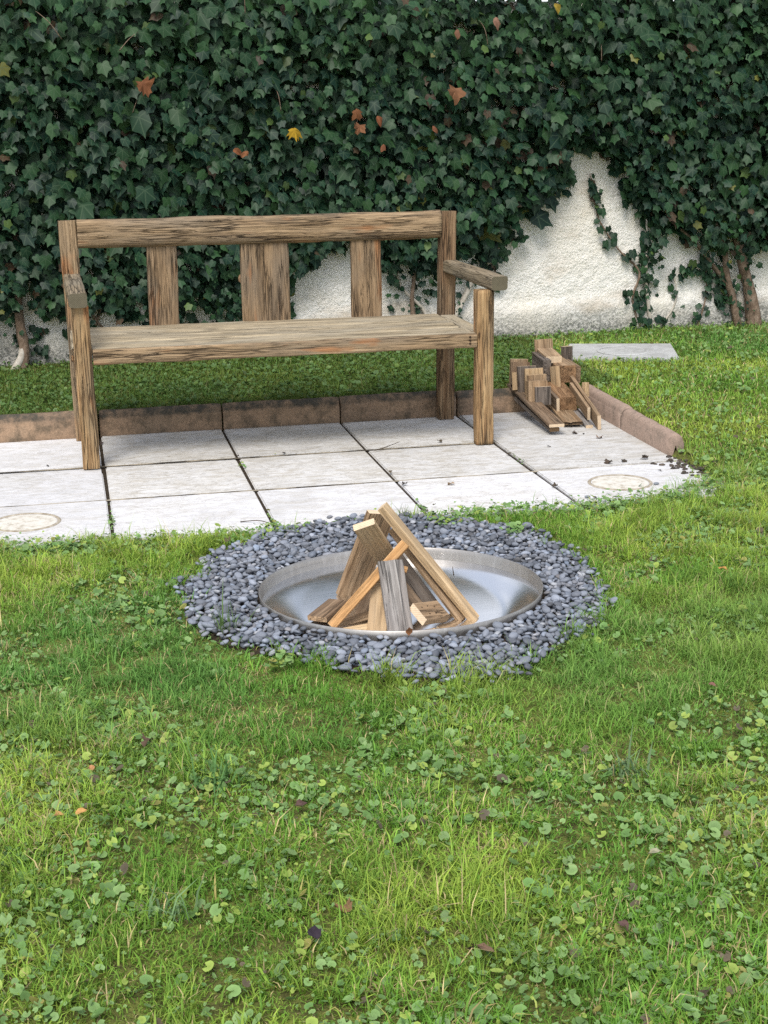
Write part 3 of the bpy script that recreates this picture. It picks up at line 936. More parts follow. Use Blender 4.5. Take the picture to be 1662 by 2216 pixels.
stick('board_offcut', (0.488, -2.385, -0.018), (0.560, -2.300, -0.006), (-0.55, -0.6, 0.6), 0.058, 0.014, ['pallet_dark', 'pallet'], 'short dark board lying at the left foot of the fire pile', 8)
stick('board_offcut', (0.535, -2.455, -0.036), (0.640, -2.440, -0.030), (0, -0.7, 0.7), 0.020, 0.014, PE, 'pale short slat lying under the tan plank in the bowl', 9)
stick('board_offcut', (0.525, -2.400, -0.034), (0.640, -2.385, -0.018), (0, -0.8, 0.6), 0.022, 0.014, ['pallet', 'pallet'], 'brown slat lying behind the pale short slat in the bowl', 10)
stick('board_offcut', (0.728, -2.500, 0.012), (0.806, -2.440, -0.006), (0.12, -0.55, 0.82), 0.060, 0.022, ['pallet', 'pine_end'], 'thick board offcut with nail holes at the right of the grey plank', 11)
stick('plank', (0.826, -2.360, -0.055), (0.706, -2.330, 0.120), (0.4, -0.85, 0.3), 0.040, 0.014, ['dusk', 'silver'], 'dark grey plank leaning behind the nail-holed offcut', 12)
stick('plank', (0.790, -2.420, -0.058), (0.690, -2.365, 0.085), (0.3, -0.9, 0.25), 0.034, 0.014, ['pallet_dark', 'pallet_dark'], 'dark brown plank in the shade right behind the grey plank', 13)
stick('board_offcut', (0.706, -2.390, 0.104), (0.726, -2.395, 0.098), (0, -0.9, 0.3), 0.016, 0.014, ['pine_orange', 'pine_orange'], 'tiny orange block end sticking out right of the grey plank top', 14, nx=3)
stick('board_offcut', (0.712, -2.510, -0.043), (0.775, -2.500, -0.040), (0, -0.6, 0.8), 0.022, 0.012, PE, 'pale thin slat lying on the bowl floor below the nail-holed offcut', 15)
stick('board_offcut', (0.788, -2.480, -0.045), (0.842, -2.450, -0.046), (0.1, -0.6, 0.8), 0.024, 0.014, ['pallet', 'pine_end'], 'brown short slat at the right foot of the fire pile', 16)
stick('board_offcut', (0.880, -2.370, -0.045), (0.818, -2.345, 0.040), (0.6, -0.6, 0.4), 0.022, 0.016, PE, 'rough pale splinter piece behind the lower half of the longest batten', 17)
stick('board_offcut', (0.600, -2.340, -0.055), (0.660, -2.350, 0.070), (-0.4, -0.9, 0.1), 0.030, 0.016, ['pallet_dark', 'pallet_dark'], 'dark plank deep inside the left of the fire pile', 18)
nail_parent = bpy.data.objects['board_offcut.003'] if 'board_offcut.003' in bpy.data.objects else None
if nail_parent:
    for ax, ay in ((0.02, 0.012), (0.045, 0.014), (0.07, 0.010), (0.03, -0.012), (0.055, -0.012), (0.075, -0.015)):
        link('nail_hole', tube([(0, 0, 0), (0, 0, 0.0006)], [0.0022, 0.0022], 8), 'dowel', nail_parent, Matrix.Translation((ax, ay, 0.0108)))
o = link('splinter', tube([(0.850, -2.40, 0.075), (0.846, -2.402, 0.100)], [0.0016, 0.0006], 6), 'twig')
tag(o, 'thin black splinter poking up from the longest pale batten', 'splinter')

# ------------------------------------------------------------------ kindling in the corner of the kerb
KG = 'wood offcuts piled in the corner of the kerb'


def kind(name, P0, P1, face, w, th, mats, label, seed, **kw):
    return stick(name, P0, P1, face, w, th, mats, label, seed, 'wood offcut', KG, **kw)


UP = (0, 0, 1)
kind('board', (1.779, -0.530, 0.0445), (1.786, 0.060, 0.1085), UP, 0.064, 0.013, ['pallet_dark', 'pine_end'], 'long dark brown board sloping towards the patio from under the left blocks', 21, nx=24)
kind('board', (1.781, -0.498, 0.021), (1.772, -0.05, 0.068), UP, 0.042, 0.016, ['dusk', 'brown_end'], 'narrow dark strip lying underneath the long dark brown board', 22)
kind('board', (1.930, -0.060, 0.050), (1.897, -0.415, 0.017), UP, 0.078, 0.012, ['pallet', 'pallet_dark'], 'yellow brown board with a ragged rotten front edge on the slab', 23, ragged=0.05, ring=16)
kind('board', (1.957, -0.420, 0.008), (1.985, -0.08, 0.045), UP, 0.030, 0.013, ['silver', 'pine_end'], 'thin silver grey slat lying beside the ragged board', 24)
kind('board', (1.981, -0.470, 0.0335), (2.012, -0.05, 0.125), (1, 0.08, 0.15), 0.064, 0.015, ['pallet', 'pine_end'], 'outermost board standing on edge against the short kerb return', 25, nx=20)
kind('board', (1.966, -0.388, 0.055), (1.976, -0.14, 0.115), (1, 0.05, 0.12), 0.058, 0.013, ['pallet', 'pine_end'], 'knotty board on edge just inside the outermost board', 26, nx=16)
kind('block', (1.934, -0.225, 0.068), (1.940, -0.02, 0.100), UP, 0.078, 0.060, ['block', 'block'], 'rough reddish brown square block in the lower middle of the pile', 27, r=0.006, wob=0.003, ring=16)
kind('board', (1.886, -0.235, 0.064), (1.892, -0.05, 0.092), (1, 0, 0.08), 0.066, 0.013, ['pallet_dark', 'pine_end'], 'thin board on edge left of the rough reddish block with a pale end', 28)
kind('block', (1.988, -0.050, 0.163), (1.994, 0.150, 0.170), UP, 0.082, 0.074, ['pallet', 'block'], 'big brown square block on top of the right row', 29, r=0.004, wob=0.002)
kind('board', (1.934, -0.072, 0.108), (1.930, -0.055, 0.200), (0.2, -1, 0.1), 0.020, 0.050, PE, 'pale narrow upright piece left of the big brown block', 30)
kind('board', (1.905, -0.030, 0.178), (1.912, 0.150, 0.190), UP, 0.036, 0.092, ['dusk', 'dusk'], 'weathered grey black piece at the left side of the big block', 31, wob=0.003)
kind('board', (1.962, 0.165, 0.150), (1.958, 0.185, 0.282), (0, -1, 0.1), 0.082, 0.015, ['pallet', 'pine_end'], 'tallest upright board at the back of the pile with dark knots', 32)
kind('block', (1.952, 0.020, 0.216), (1.956, 0.155, 0.232), UP, 0.072, 0.030, ['pallet', 'pine_end'], 'tan flat piece lying in front of the tallest upright board', 33)
kind('board', (2.055, 0.135, 0.150), (2.054, 0.145, 0.252), (0, -1, 0.05), 0.044, 0.030, ['dusk', 'pine_end'], 'small dark upright piece with a pale top at the back right', 34)
kind('board', (2.043, -0.040, 0.155), (2.048, 0.130, 0.162), (1, 0, 0), 0.072, 0.022, ['pallet_dark', 'pallet_dark'], 'dark slab piece on the right flank of the big block', 35)
kind('board', (2.018, -0.205, 0.090), (2.020, -0.195, 0.150), (0.2, -1, 0), 0.020, 0.026, PE, 'small pale upright peg between the edge boards and the rough block', 36)
kind('board', (1.823, -0.226, 0.070), (1.823, -0.219, 0.146), (0, -1, 0.05), 0.068, 0.014, ['dusk', 'pine_end'], 'dark grey square upright board at the front of the left row', 37, wob=0.002)
kind('block', (1.806, -0.196, 0.076), (1.806, -0.186, 0.166), (0, -1, 0.05), 0.084, 0.044, ['pallet', 'pallet'], 'brown topped block right behind the dark grey square board', 38, r=0.003)
kind('board', (1.820, -0.150, 0.082), (1.820, -0.142, 0.184), (0.05, -1, 0.05), 0.084, 0.020, ['pallet', 'pine'], 'tan upright board with a wavy top, second behind the dark square', 39, wob=0.003)
kind('board', (1.822, -0.112, 0.088), (1.822, -0.100, 0.204), (0.03, -1, 0.05), 0.080, 0.014, PE, 'pale topped upright board, tallest of the left row front half', 40)
kind('board', (1.803, -0.072, 0.095), (1.803, -0.056, 0.208), (-0.06, -1, 0.05), 0.080, 0.022, ['dusk', 'pine_end'], 'dark sided upright board in the middle of the left row', 41)
kind('board', (1.757, -0.045, 0.104), (1.757, -0.030, 0.178), (-0.3, -1, 0.1), 0.022, 0.045, PE, 'pale narrow piece at the far left of the pile above the kerb', 42)
kind('block', (1.794, 0.000, 0.120), (1.800, 0.020, 0.212), (-0.25, -1, 0.1), 0.080, 0.050, ['pallet_dark', 'pallet'], 'tilted brown block near the back of the left row', 43)
kind('board', (1.812, 0.085, 0.110), (1.818, 0.095, 0.214), (0, -1, 0.08), 0.078, 0.018, ['pallet', 'pine_end'], 'rearmost upright board of the left row with pale top', 44)

# ------------------------------------------------------------------ gravel
gravel = empty('gravel_bed', (BOWL_C[0], BOWL_C[1], 0)); tag(gravel, kind='structure')
an = np.linspace(-math.pi, math.pi, 96, endpoint=False)
rings = np.linspace(0, 1, 8)
V = []
for k, s in enumerate(rings):
    rr_ = 0.3735 + (gravel_radius(an) + 0.03 - 0.3735) * s
    x, y = np.cos(an) * rr_, np.sin(an) * rr_
    V.append(np.stack([x, y, 0.0005 + 0.006 * fbm(x * 9, y * 9, 0, 5, 2) - 0.008 * smooth(0.9, 1.0, s)], 1))
n = len(an)
q = []
for k in range(len(rings) - 1):
    i = np.arange(n); j = (i + 1) % n
    q.append(np.stack([k * n + i, (k + 1) * n + i, (k + 1) * n + j, k * n + j], 1))
link('gravel_base', mesh_np('gravel_base', np.concatenate(V), np.concatenate(q), smooth_=True), 'soil', gravel)


def pebble_shapes(n):
    out = []
    for s in range(n):
        bm = bmesh.new(); bmesh.ops.create_icosphere(bm, subdivisions=2, radius=1.0)
        P = np.array([v_.co[:] for v_ in bm.verts])
        F_ = np.array([[v_.index for v_ in f.verts] for f in bm.faces])
        bm.free()
        # flatten with a few random cutting planes, softened
        rs = np.random.default_rng(100 + s)
        for _ in range(5):
            nn = rs.normal(size=3); nn /= np.linalg.norm(nn)
            d = P @ nn; lim = rs.uniform(0.62, 0.85)
            P = P - np.maximum(d - lim, 0)[:, None] * nn * 0.8
        P *= 1 + 0.08 * (rs.random((1, 3)) - 0.5)
        P *= np.array([1.0, rs.uniform(0.68, 0.85), rs.uniform(0.36, 0.56)])
        out.append((P, F_))
    return out


SHAPES = pebble_shapes(14)


def darts(n_try, rmin, layer, existing=None):
    """thrown points with a minimum spacing, on a hash grid"""
    grid, pts = {}, []
    ang = RNG.uniform(-math.pi, math.pi, n_try)
    rad = np.sqrt(RNG.uniform(0.384 ** 2, 0.75 ** 2, n_try))
    lim = gravel_radius(ang) + 0.05 * (fbm(np.cos(ang) * 4 + 9, np.sin(ang) * 4 + 9, 0, 91, 2) - 0.5) + RNG.normal(0, 0.022, n_try)
    for a, r_, l_ in zip(ang, rad, lim):
        if r_ > l_:
            continue
        x, y = r_ * math.cos(a), r_ * math.sin(a)
        sp = rmin * (0.75 + 0.5 * random.random())
        cx, cy = int(x // 0.02), int(y // 0.02)
        ok = True
        for i in range(cx - 1, cx + 2):
            for j in range(cy - 1, cy + 2):
                for (px, py, ps) in grid.get((i, j), ()):
                    if (px - x) ** 2 + (py - y) ** 2 < ((sp + ps) / 2) ** 2:
                        ok = False; break
                if not ok: break
            if not ok: break
        if ok:
            grid.setdefault((cx, cy), []).append((x, y, sp)); pts.append((x, y, sp, layer))
    return pts


peb = darts(26000, 0.0135, 0) + darts(20000, 0.0150, 1) + darts(2600, 0.017, 2)
recs = []
for (x, y, sp, lay) in peb:
    size = sp * (0.56 + 0.30 * random.random()) * (1.25 if random.random() < 0.08 else 1.0)
    z = 0.0035 + lay * 0.0075 + random.uniform(-0.001, 0.002) + 0.006 * float(fbm(x * 9, y * 9, 0, 5, 2))
    rr_ = math.hypot(x, y)
    z += 0.004 * (1 - min(1, max(0, (rr_ - 0.38) / 0.1)))
    if rr_ < 0.378 + size * 0.9:
        k = (0.378 + size * 0.95) / rr_; x, y = x * k, y * k
    g = random.gauss(0, 1)
    b = max(0.42, 1 + 0.36 * g)
    col_ = np.array([0.152, 0.166, 0.194]) * b * (1 + np.array([0.04, 0, -0.04]) * random.gauss(0, 1))
    if random.random() < 0.06: col_ = np.array([0.30, 0.31, 0.33])
    recs.append((x, y, z, size, random.randrange(len(SHAPES)), col_, random.uniform(0, 6.28), random.gauss(0, 0.30), random.gauss(0, 0.30), lay))
# the 300 that show largest become parts of their own, in shared tints
PT = [np.array([0.152, 0.166, 0.194]) * k for k in (0.6, 0.85, 1.05, 1.3, 1.7)]
pm = {}


def rank(r_):
    px, py, d = project(np.array([r_[0] + BOWL_C[0], r_[1] + BOWL_C[1], r_[2]]))
    hid = 0.3 if r_[1] > 0 and math.hypot(r_[0], r_[1]) < 0.41 else 1.0
    return hid * r_[3] / d * (1.5 if r_[9] == 2 else 1.2 if r_[9] == 1 else 0.5)


recs.sort(key=rank, reverse=True)
for r_ in recs[:300]:
    ti = int(np.argmin([abs(r_[5][1] - p_[1]) for p_ in PT]))
    key = (r_[4], ti)
    if key not in pm:
        P, F_ = SHAPES[r_[4]]
        pm[key] = mesh_np('pebble', P, F_, tint=np.tile(PT[ti], (len(P), 1)), smooth_=True)
        pm[key].materials.append(M['pebble'])
    mt = Matrix.Translation((r_[0], r_[1], r_[2])) @ Matrix.Rotation(r_[6], 4, 'Z') @ Matrix.Rotation(r_[7], 4, 'X') @ Matrix.Rotation(r_[8], 4, 'Y') @ Matrix.Scale(r_[3], 4)
    link('pebble', pm[key], None, gravel, mt)
VV, FF, TT, base = [], [], [], 0
for r_ in recs[300:]:
    P, F_ = SHAPES[r_[4]]
    mt = np.array((Matrix.Rotation(r_[6], 3, 'Z') @ Matrix.Rotation(r_[7], 3, 'X') @ Matrix.Rotation(r_[8], 3, 'Y')))
    VV.append((P * r_[3]) @ mt.T + np.array(r_[:3])); FF.append(F_ + base); base += len(P)
    TT.append(np.tile(r_[5], (len(P), 1)))
o = link('gravel', mesh_np('gravel', np.concatenate(VV), np.concatenate(FF), tint=np.concatenate(TT), smooth_=True), 'pebble', gravel)
tag(o, kind='stuff')

# ------------------------------------------------------------------ ivy
LEAF = np.array([(0, 1.0), (0.13, 0.74), (0.27, 0.56), (0.42, 0.55), (0.56, 0.47), (0.50, 0.28), (0.45, 0.12), (0.48, -0.02), (0.44, -0.18), (0.28, -0.27), (0.10, -0.22), (0, -0.10),
                 (-0.10, -0.22), (-0.28, -0.27), (-0.44, -0.18), (-0.48, -0.02), (-0.45, 0.12), (-0.50, 0.28), (-0.56, 0.47), (-0.42, 0.55), (-0.27, 0.56), (-0.13, 0.74)])
LEAF_V = np.array([1, .6, .15, .6, 1, .6, .15, .6, .97, .4, .2, .3, .2, .4, .97, .6, .15, .6, 1, .6, .15, .6])
LEAF_B = LEAF * np.array([0.92, 1.0]) * (1 - 0.06 * (LEAF_V > 0.9) * (np.abs(LEAF[:, 0]) > 0.3) + 0.10 * (LEAF_V < 0.2))[:, None]


def leaf_geo(outline, cup=0.18, curl=0.15, twist=0.0):
    P = np.vstack([[0, 0.02], outline])
    z = -cup * np.abs(P[:, 0]) - curl * np.maximum(P[:, 1], 0) ** 2 + twist * P[:, 0] * P[:, 1]
    Vv = np.column_stack([P, z])
    nn = len(outline)
    F_ = np.array([[0, 1 + (i + 1) % nn, 1 + i] for i in range(nn)])
    return Vv, F_


LEAF_SHAPES = [leaf_geo(LEAF, 0.20, 0.12), leaf_geo(LEAF, 0.10, 0.25, 0.2), leaf_geo(LEAF_B, 0.22, 0.15, -0.15), leaf_geo(LEAF * np.array([0.88, 1.05]), 0.28, 0.05)]
VEIN = np.concatenate([[1.0], LEAF_V])

# bare plaster patches, in wall coordinates (along, height)
BARE = [
    [(3.00, 1.075), (2.90, 1.085), (2.80, 1.05), (2.825, 0.92), (2.765, 0.88), (2.71, 0.787), (2.568, 0.732), (2.551, 0.626), (2.449, 0.558), (2.467, 0.474), (2.364, 0.526), (2.244, 0.554), (2.224, 0.34), (2.185, 0.051), (3.24, -0.009), (3.208, 0.295), (3.21, 0.468), (3.27, 0.552), (3.27, 0.70), (3.165, 0.825), (3.085, 0.95)],
    [(3.354, 0.622), (3.463, 0.643), (3.526, 0.48), (3.563, 0.278), (3.70, 0.35), (3.76, 0.20), (3.741, 0.0), (3.348, 0.0), (3.35, 0.388)],
    [(3.90, 0.50), (4.10, 0.535), (4.5, 0.5), (4.5, 0.0), (3.95, 0.0)],
    [(1.63, 0.628), (1.461, 0.595), (1.435, 0.527), (1.315, 0.486), (1.281, 0.0), (1.831, 0.0), (1.818, 0.43), (1.799, 0.489)],
    [(0.127, 0.353), (0.058, 0.217), (0.026, 0.0), (0.24, 0.0), (0.232, 0.196), (0.175, 0.323)],
    [(0.307, 0.406), (0.35, 0.393), (0.41, 0.335), (0.39, 0.26), (0.306, 0.27)],
    [(0.26, 0.24), (1.30, 0.24), (1.30, 0.0), (0.26, 0.0)],
    [(-0.14, 0.20), (-0.05, 0.21), (-0.08, 0.0), (-0.2, 0.0)],
    [(3.585, 0.33), (3.66, 0.36), (3.70, 0.10), (3.60, 0.08)],
]
SPARSE = [([(1.811, 0.489), (2.085, 0.442), (2.186, 0.56), (2.249, 0.554), (2.224, 0.0), (1.80, 0.0)], 0.45),
          ([(-0.3, 0.36), (0.14, 0.36), (0.06, 0.0), (-0.3, 0.0)], 0.45),
          ([(3.20, 0.50), (3.36, 0.50), (3.36, 0.0), (3.20, 0.0)], 0.40),
          ([(3.45, 0.52), (3.80, 0.55), (3.95, 0.0), (3.55, 0.0)], 0.40),
          ([(2.24, 0.72), (2.56, 0.72), (2.47, 0.47), (2.24, 0.45)], 0.60),
          ([(0.24, 0.36), (1.30, 0.34), (1.30, 0.22), (0.24, 0.2)], 0.6)]
IVY_TOP = 1.98


def ivy_cover(u, z):
    ju = u + 0.05 * (fbm(u * 9, z * 9, 0, 41, 2) - 0.5); jz = z + 0.05 * (fbm(u * 9, z * 9, 0, 42, 2) - 0.5)
    c = np.ones(u.shape)
    for poly, p_ in SPARSE:
        c = np.where(in_poly(ju, jz, poly), p_, c)
    for poly in BARE:
        c = np.where(in_poly(ju, jz, poly), 0.0, c)
    c = np.where(z > IVY_TOP - 0.06 + 0.12 * (fbm(u * 3, 0, 0, 43, 2) - 0.5), 0.0, c)
    return c


def edge_soft(u, z):
    """1 deep inside the ivy, about 0 at the ragged rim of a bare patch"""
    s = np.zeros(u.shape)
    for k in range(8):
        a = k * math.pi / 4
        s += ivy_cover(u + 0.10 * math.cos(a), z + 0.10 * math.sin(a)) > 0.5
    return s / 8.0


def hedge_depth(u, z):
    return 0.05 + 0.12 * fbm(u * 2.2, z * 2.2, 0, 51, 3) + 0.11 * fbm(u * 7, z * 7, 0, 52, 2) + 0.05 * smooth(0.5, 1.4, z)


leaves = []   # arrays: u, z, out, size, layer


def ivy_layer(n, lo, hi, smin, smax, layer, u0=-1.3, u1=5.2):
    u = RNG.uniform(u0, u1, n); z = RNG.uniform(0.06, IVY_TOP, n)
    c = ivy_cover(u, z)
    keep = RNG.random(n) < c
    u, z = u[keep], z[keep]
    e = edge_soft(u, z)
    d = hedge_depth(u, z) * (0.35 + 0.65 * e)
    o_ = 0.02 + d * RNG.uniform(lo, hi, len(u))
    s = RNG.uniform(smin, smax, len(u)) * np.where(RNG.random(len(u)) < 0.08, 1.6, 1.0)
    s *= 0.55 + 0.45 * smooth(0.1, 0.9, e) * 1.0
    s *= 0.72 + 0.28 * smooth(0.35, 0.75, z)
    s *= 0.8 + 0.45 * fbm(u * 2.2, z * 2.2, 0, 57, 2)
    return np.stack([u, z, o_, s, np.full(len(u), layer)], 1)


ivy_arr = np.concatenate([
    ivy_layer(5200, 0.05, 0.25, 0.065, 0.10, 0),
    ivy_layer(5200, 0.20, 0.65, 0.045, 0.085, 1),
    ivy_layer(11500, 0.60, 1.15, 0.029, 0.062, 2),
])


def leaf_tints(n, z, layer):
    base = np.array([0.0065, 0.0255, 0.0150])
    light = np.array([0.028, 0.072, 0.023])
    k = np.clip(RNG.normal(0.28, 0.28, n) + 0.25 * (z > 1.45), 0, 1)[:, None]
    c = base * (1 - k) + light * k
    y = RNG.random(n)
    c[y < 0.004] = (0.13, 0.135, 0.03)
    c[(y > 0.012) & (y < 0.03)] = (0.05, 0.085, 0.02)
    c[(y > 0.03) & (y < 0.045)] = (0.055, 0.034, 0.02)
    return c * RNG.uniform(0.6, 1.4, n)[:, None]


def leaf_frames(u, z, o_, n, spread=1.0):
    """rows: right, tip, normal for each leaf"""
    tiltup = RNG.normal(0.45, 0.28, n) * spread     # face tips up to the light
    yaw = RNG.normal(0, 0.42, n) * spread
    roll = RNG.normal(0, 0.55, n) * spread
    nrm = np.cos(tiltup)[:, None] * (np.cos(yaw)[:, None] * WN + np.sin(yaw)[:, None] * WD) + np.sin(tiltup)[:, None] * np.array([0, 0, 1.0])
    down = np.array([0, 0, -1.0]) + 0 * nrm
    tip = down - (down * nrm).sum(1)[:, None] * nrm
    tip /= np.linalg.norm(tip, axis=1, keepdims=True)
    rgt = np.cross(tip, nrm)
    c, s = np.cos(roll)[:, None], np.sin(roll)[:, None]
    tip2 = tip * c + rgt * s
    return np.cross(tip2, nrm), tip2, nrm


def build_leaves(A, name, parent, n_parts, tints=None, spread=1.0):
    n_ = len(A)
    pos = W0 + A[:, 0:1] * WD + A[:, 2:3] * WN
    pos[:, 2] = A[:, 1]
    rg, tp_, nm = leaf_frames(A[:, 0], A[:, 1], A[:, 2], n_, spread)
    sz = A[:, 3]
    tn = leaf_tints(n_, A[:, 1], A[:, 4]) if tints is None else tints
    # flop out from the wall: leaf hangs below its stalk
    pos = pos - tp_ * sz[:, None] * 0.35
    sh = RNG.integers(0, len(LEAF_SHAPES), n_)
    part = np.zeros(n_, bool)
    if n_parts:
        px, py, d = project(pos)
        inside = (px > 0.01) & (px < 0.99) & (py > 0.01) & (A[:, 4] >= 2)
        score = np.where(inside, sz * (A[:, 2] / (0.03 + hedge_depth(A[:, 0], A[:, 1]))) ** 2, 0)
        # leave the bench's own silhouette out of the ranking: leaves behind it do not show
        hidden = (px > 0.08) & (px < 0.60) & (py > 0.205) & (py < 0.46)
        score = np.where(hidden, score * 0.4, score)
        part[np.argsort(-score)[:n_parts]] = True
        cache = {}
        for i in np.nonzero(part)[0]:
            key = (int(sh[i]), int(RNG.integers(0, 6)))
            if key not in cache:
                Vv, F_ = LEAF_SHAPES[key[0]]
                k = (0.0, 0.1, 0.25, 0.4, 0.6, 0.9)[key[1]]
                tint = np.array([0.0065, 0.0255, 0.0150]) * (1 - k) + np.array([0.028, 0.072, 0.023]) * k
                cache[key] = mesh_np('leaf', Vv, F_, tint=np.tile(tint, (len(Vv), 1)), vein=VEIN, smooth_=False)
                cache[key].materials.append(M['ivy'])
            mt = Matrix.Identity(4)
            for a in range(3):
                mt[a][0], mt[a][1], mt[a][2], mt[a][3] = rg[i, a] * sz[i], tp_[i, a] * sz[i], nm[i, a] * sz[i], pos[i, a]
            link('leaf', cache[key], None, parent, Matrix.Translation(-parent.location) @ mt)
    Vs, Fs, Ts, Ve, base = [], [], [], [], 0
    for s in range(len(LEAF_SHAPES)):
        ii = np.nonzero((sh == s) & ~part)[0]
        if not len(ii): continue
        Vv, F_ = LEAF_SHAPES[s]
        W_ = (Vv[None, :, 0, None] * rg[ii][:, None] + Vv[None, :, 1, None] * tp_[ii][:, None] + Vv[None, :, 2, None] * nm[ii][:, None]) * sz[ii][:, None, None] + pos[ii][:, None]
        Vs.append(W_.reshape(-1, 3))
        Fs.append((F_[None] + (np.arange(len(ii)) * len(Vv))[:, None, None]).reshape(-1, 3) + base)
        Ts.append(np.repeat(tn[ii], len(Vv), 0)); Ve.append(np.tile(VEIN, len(ii)))
        base += len(ii) * len(Vv)
    V_ = np.concatenate(Vs) - np.array(parent.location)
    o = link(name, mesh_np(name, V_, np.concatenate(Fs), tint=np.concatenate(Ts), vein=np.concatenate(Ve)), 'ivy', parent)
    return o


ivy = empty('ivy', tuple(W0 + 1.8 * WD))
tag(ivy, 'dense dark green ivy covering the white garden wall behind the bench', 'ivy')
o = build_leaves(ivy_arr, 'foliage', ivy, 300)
tag(o, kind='stuff')


def wp(u, z, out):
    p = W0 + u * WD + out * WN
    return (p[0], p[1], z)


def stem(pts, radii, mat='bark', out=0.04, name='stem', n=8, rough=0.25, seed=0):
    P = [np.array(wp(u, z, out + (0.0 if len(q_) < 3 else q_[2]))) - np.array(ivy.location) for q_ in pts for (u, z) in [q_[:2]]]
    return link(name, tube(P, radii, n, rough, seed), mat, ivy)


stem([(3.95, 0.04), (3.918, 0.235), (3.869, 0.39), (3.813, 0.568), (3.77, 0.743), (3.74, 0.95)], [0.042, 0.033, 0.029, 0.027, 0.023, 0.016], name='trunk', out=0.06, n=12, seed=1)
stem([(3.86, 0.04), (3.811, 0.24), (3.767, 0.369), (3.739, 0.521), (3.675, 0.672), (3.62, 0.85)], [0.026, 0.020, 0.018, 0.015, 0.013, 0.009], name='trunk', out=0.05, n=10, seed=2)
stem([(3.787, 0.317), (3.673, 0.448), (3.555, 0.577), (3.45, 0.66)], [0.013, 0.011, 0.009, 0.006], name='branch', out=0.04, seed=3)
stem([(3.34, 0.04), (3.295, 0.288), (3.282, 0.488), (3.28, 0.72)], [0.012, 0.010, 0.008, 0.006], mat='pale_stem', out=0.03, seed=4)
stem([(3.288, 0.06), (3.213, 0.267), (3.249, 0.415), (3.122, 0.543), (3.01, 0.693), (2.981, 0.79), (2.945, 0.946)], [0.008, 0.007, 0.006, 0.005, 0.004, 0.003, 0.002], out=0.022, seed=5)
stem([(3.316, 0.05), (3.438, 0.181), (3.476, 0.28), (3.457, 0.381)], [0.009, 0.006, 0.004, 0.003], mat='pale_stem', out=0.025, seed=6)
stem([(3.595, 0.06), (3.647, 0.221), (3.655, 0.348), (3.635, 0.474)], [0.006, 0.005, 0.004, 0.003], out=0.025, seed=7)
stem([(-0.05, 0.04), (-0.017, 0.177), (-0.024, 0.289), (-0.026, 0.42), (0.0, 0.6)], [0.032, 0.025, 0.022, 0.018, 0.012], name='trunk', out=0.06, n=10, seed=8)
stem([(-0.10, 0.05), (-0.04, 0.14), (-0.02, 0.2)], [0.024, 0.02, 0.014], mat='pale_stem', out=0.07, seed=9)
stem([(2.160, 0.06), (2.180, 0.20), (2.225, 0.29), (2.275, 0.39), (2.30, 0.5)], [0.018, 0.017, 0.016, 0.013, 0.01], mat='pale_stem', out=0.035, seed=10)
stem([(1.99, 0.04), (1.952, 0.303), (1.966, 0.445), (1.979, 0.62)], [0.014, 0.012, 0.010, 0.008], out=0.04, seed=11)
stem([(2.05, 0.04), (2.03, 0.25), (1.90, 0.40), (1.86, 0.55)], [0.010, 0.009, 0.007, 0.005], mat='pale_stem', out=0.03, seed=12)
stem([(2.423, 0.36), (2.415, 0.522), (2.448, 0.66)], [0.005, 0.007, 0.006], out=0.025, seed=13)
stem([(2.30, 0.40), (2.35, 0.52), (2.37, 0.66)], [0.003, 0.005, 0.005], out=0.025, seed=14)
stem([(0.30, 0.22), (0.36, 0.36), (0.33, 0.48)], [0.008, 0.007, 0.005], out=0.03, seed=15)
stem([(0.42, 0.22), (0.34, 0.30), (0.29, 0.42)], [0.006, 0.006, 0.004], out=0.035, seed=16)
for k, (u, z) in enumerate(((0.25, 1.60), (0.50, 1.55), (0.55, 1.28), (1.25, 1.28), (1.55, 1.45), (2.3, 1.58), (1.1, 1.72), (2.9, 1.5))):
    du, dz = random.uniform(-0.12, 0.12), random.uniform(0.06, 0.14)
    od = float(hedge_depth(np.array(u), np.array(z)))
    stem([(u, z, od), (u + du * .5, z + dz * .6, od + 0.01), (u + du, z + dz, od - 0.02)], [0.0022, 0.0018, 0.0012], mat='bark', out=0.015, n=6, seed=20 + k)

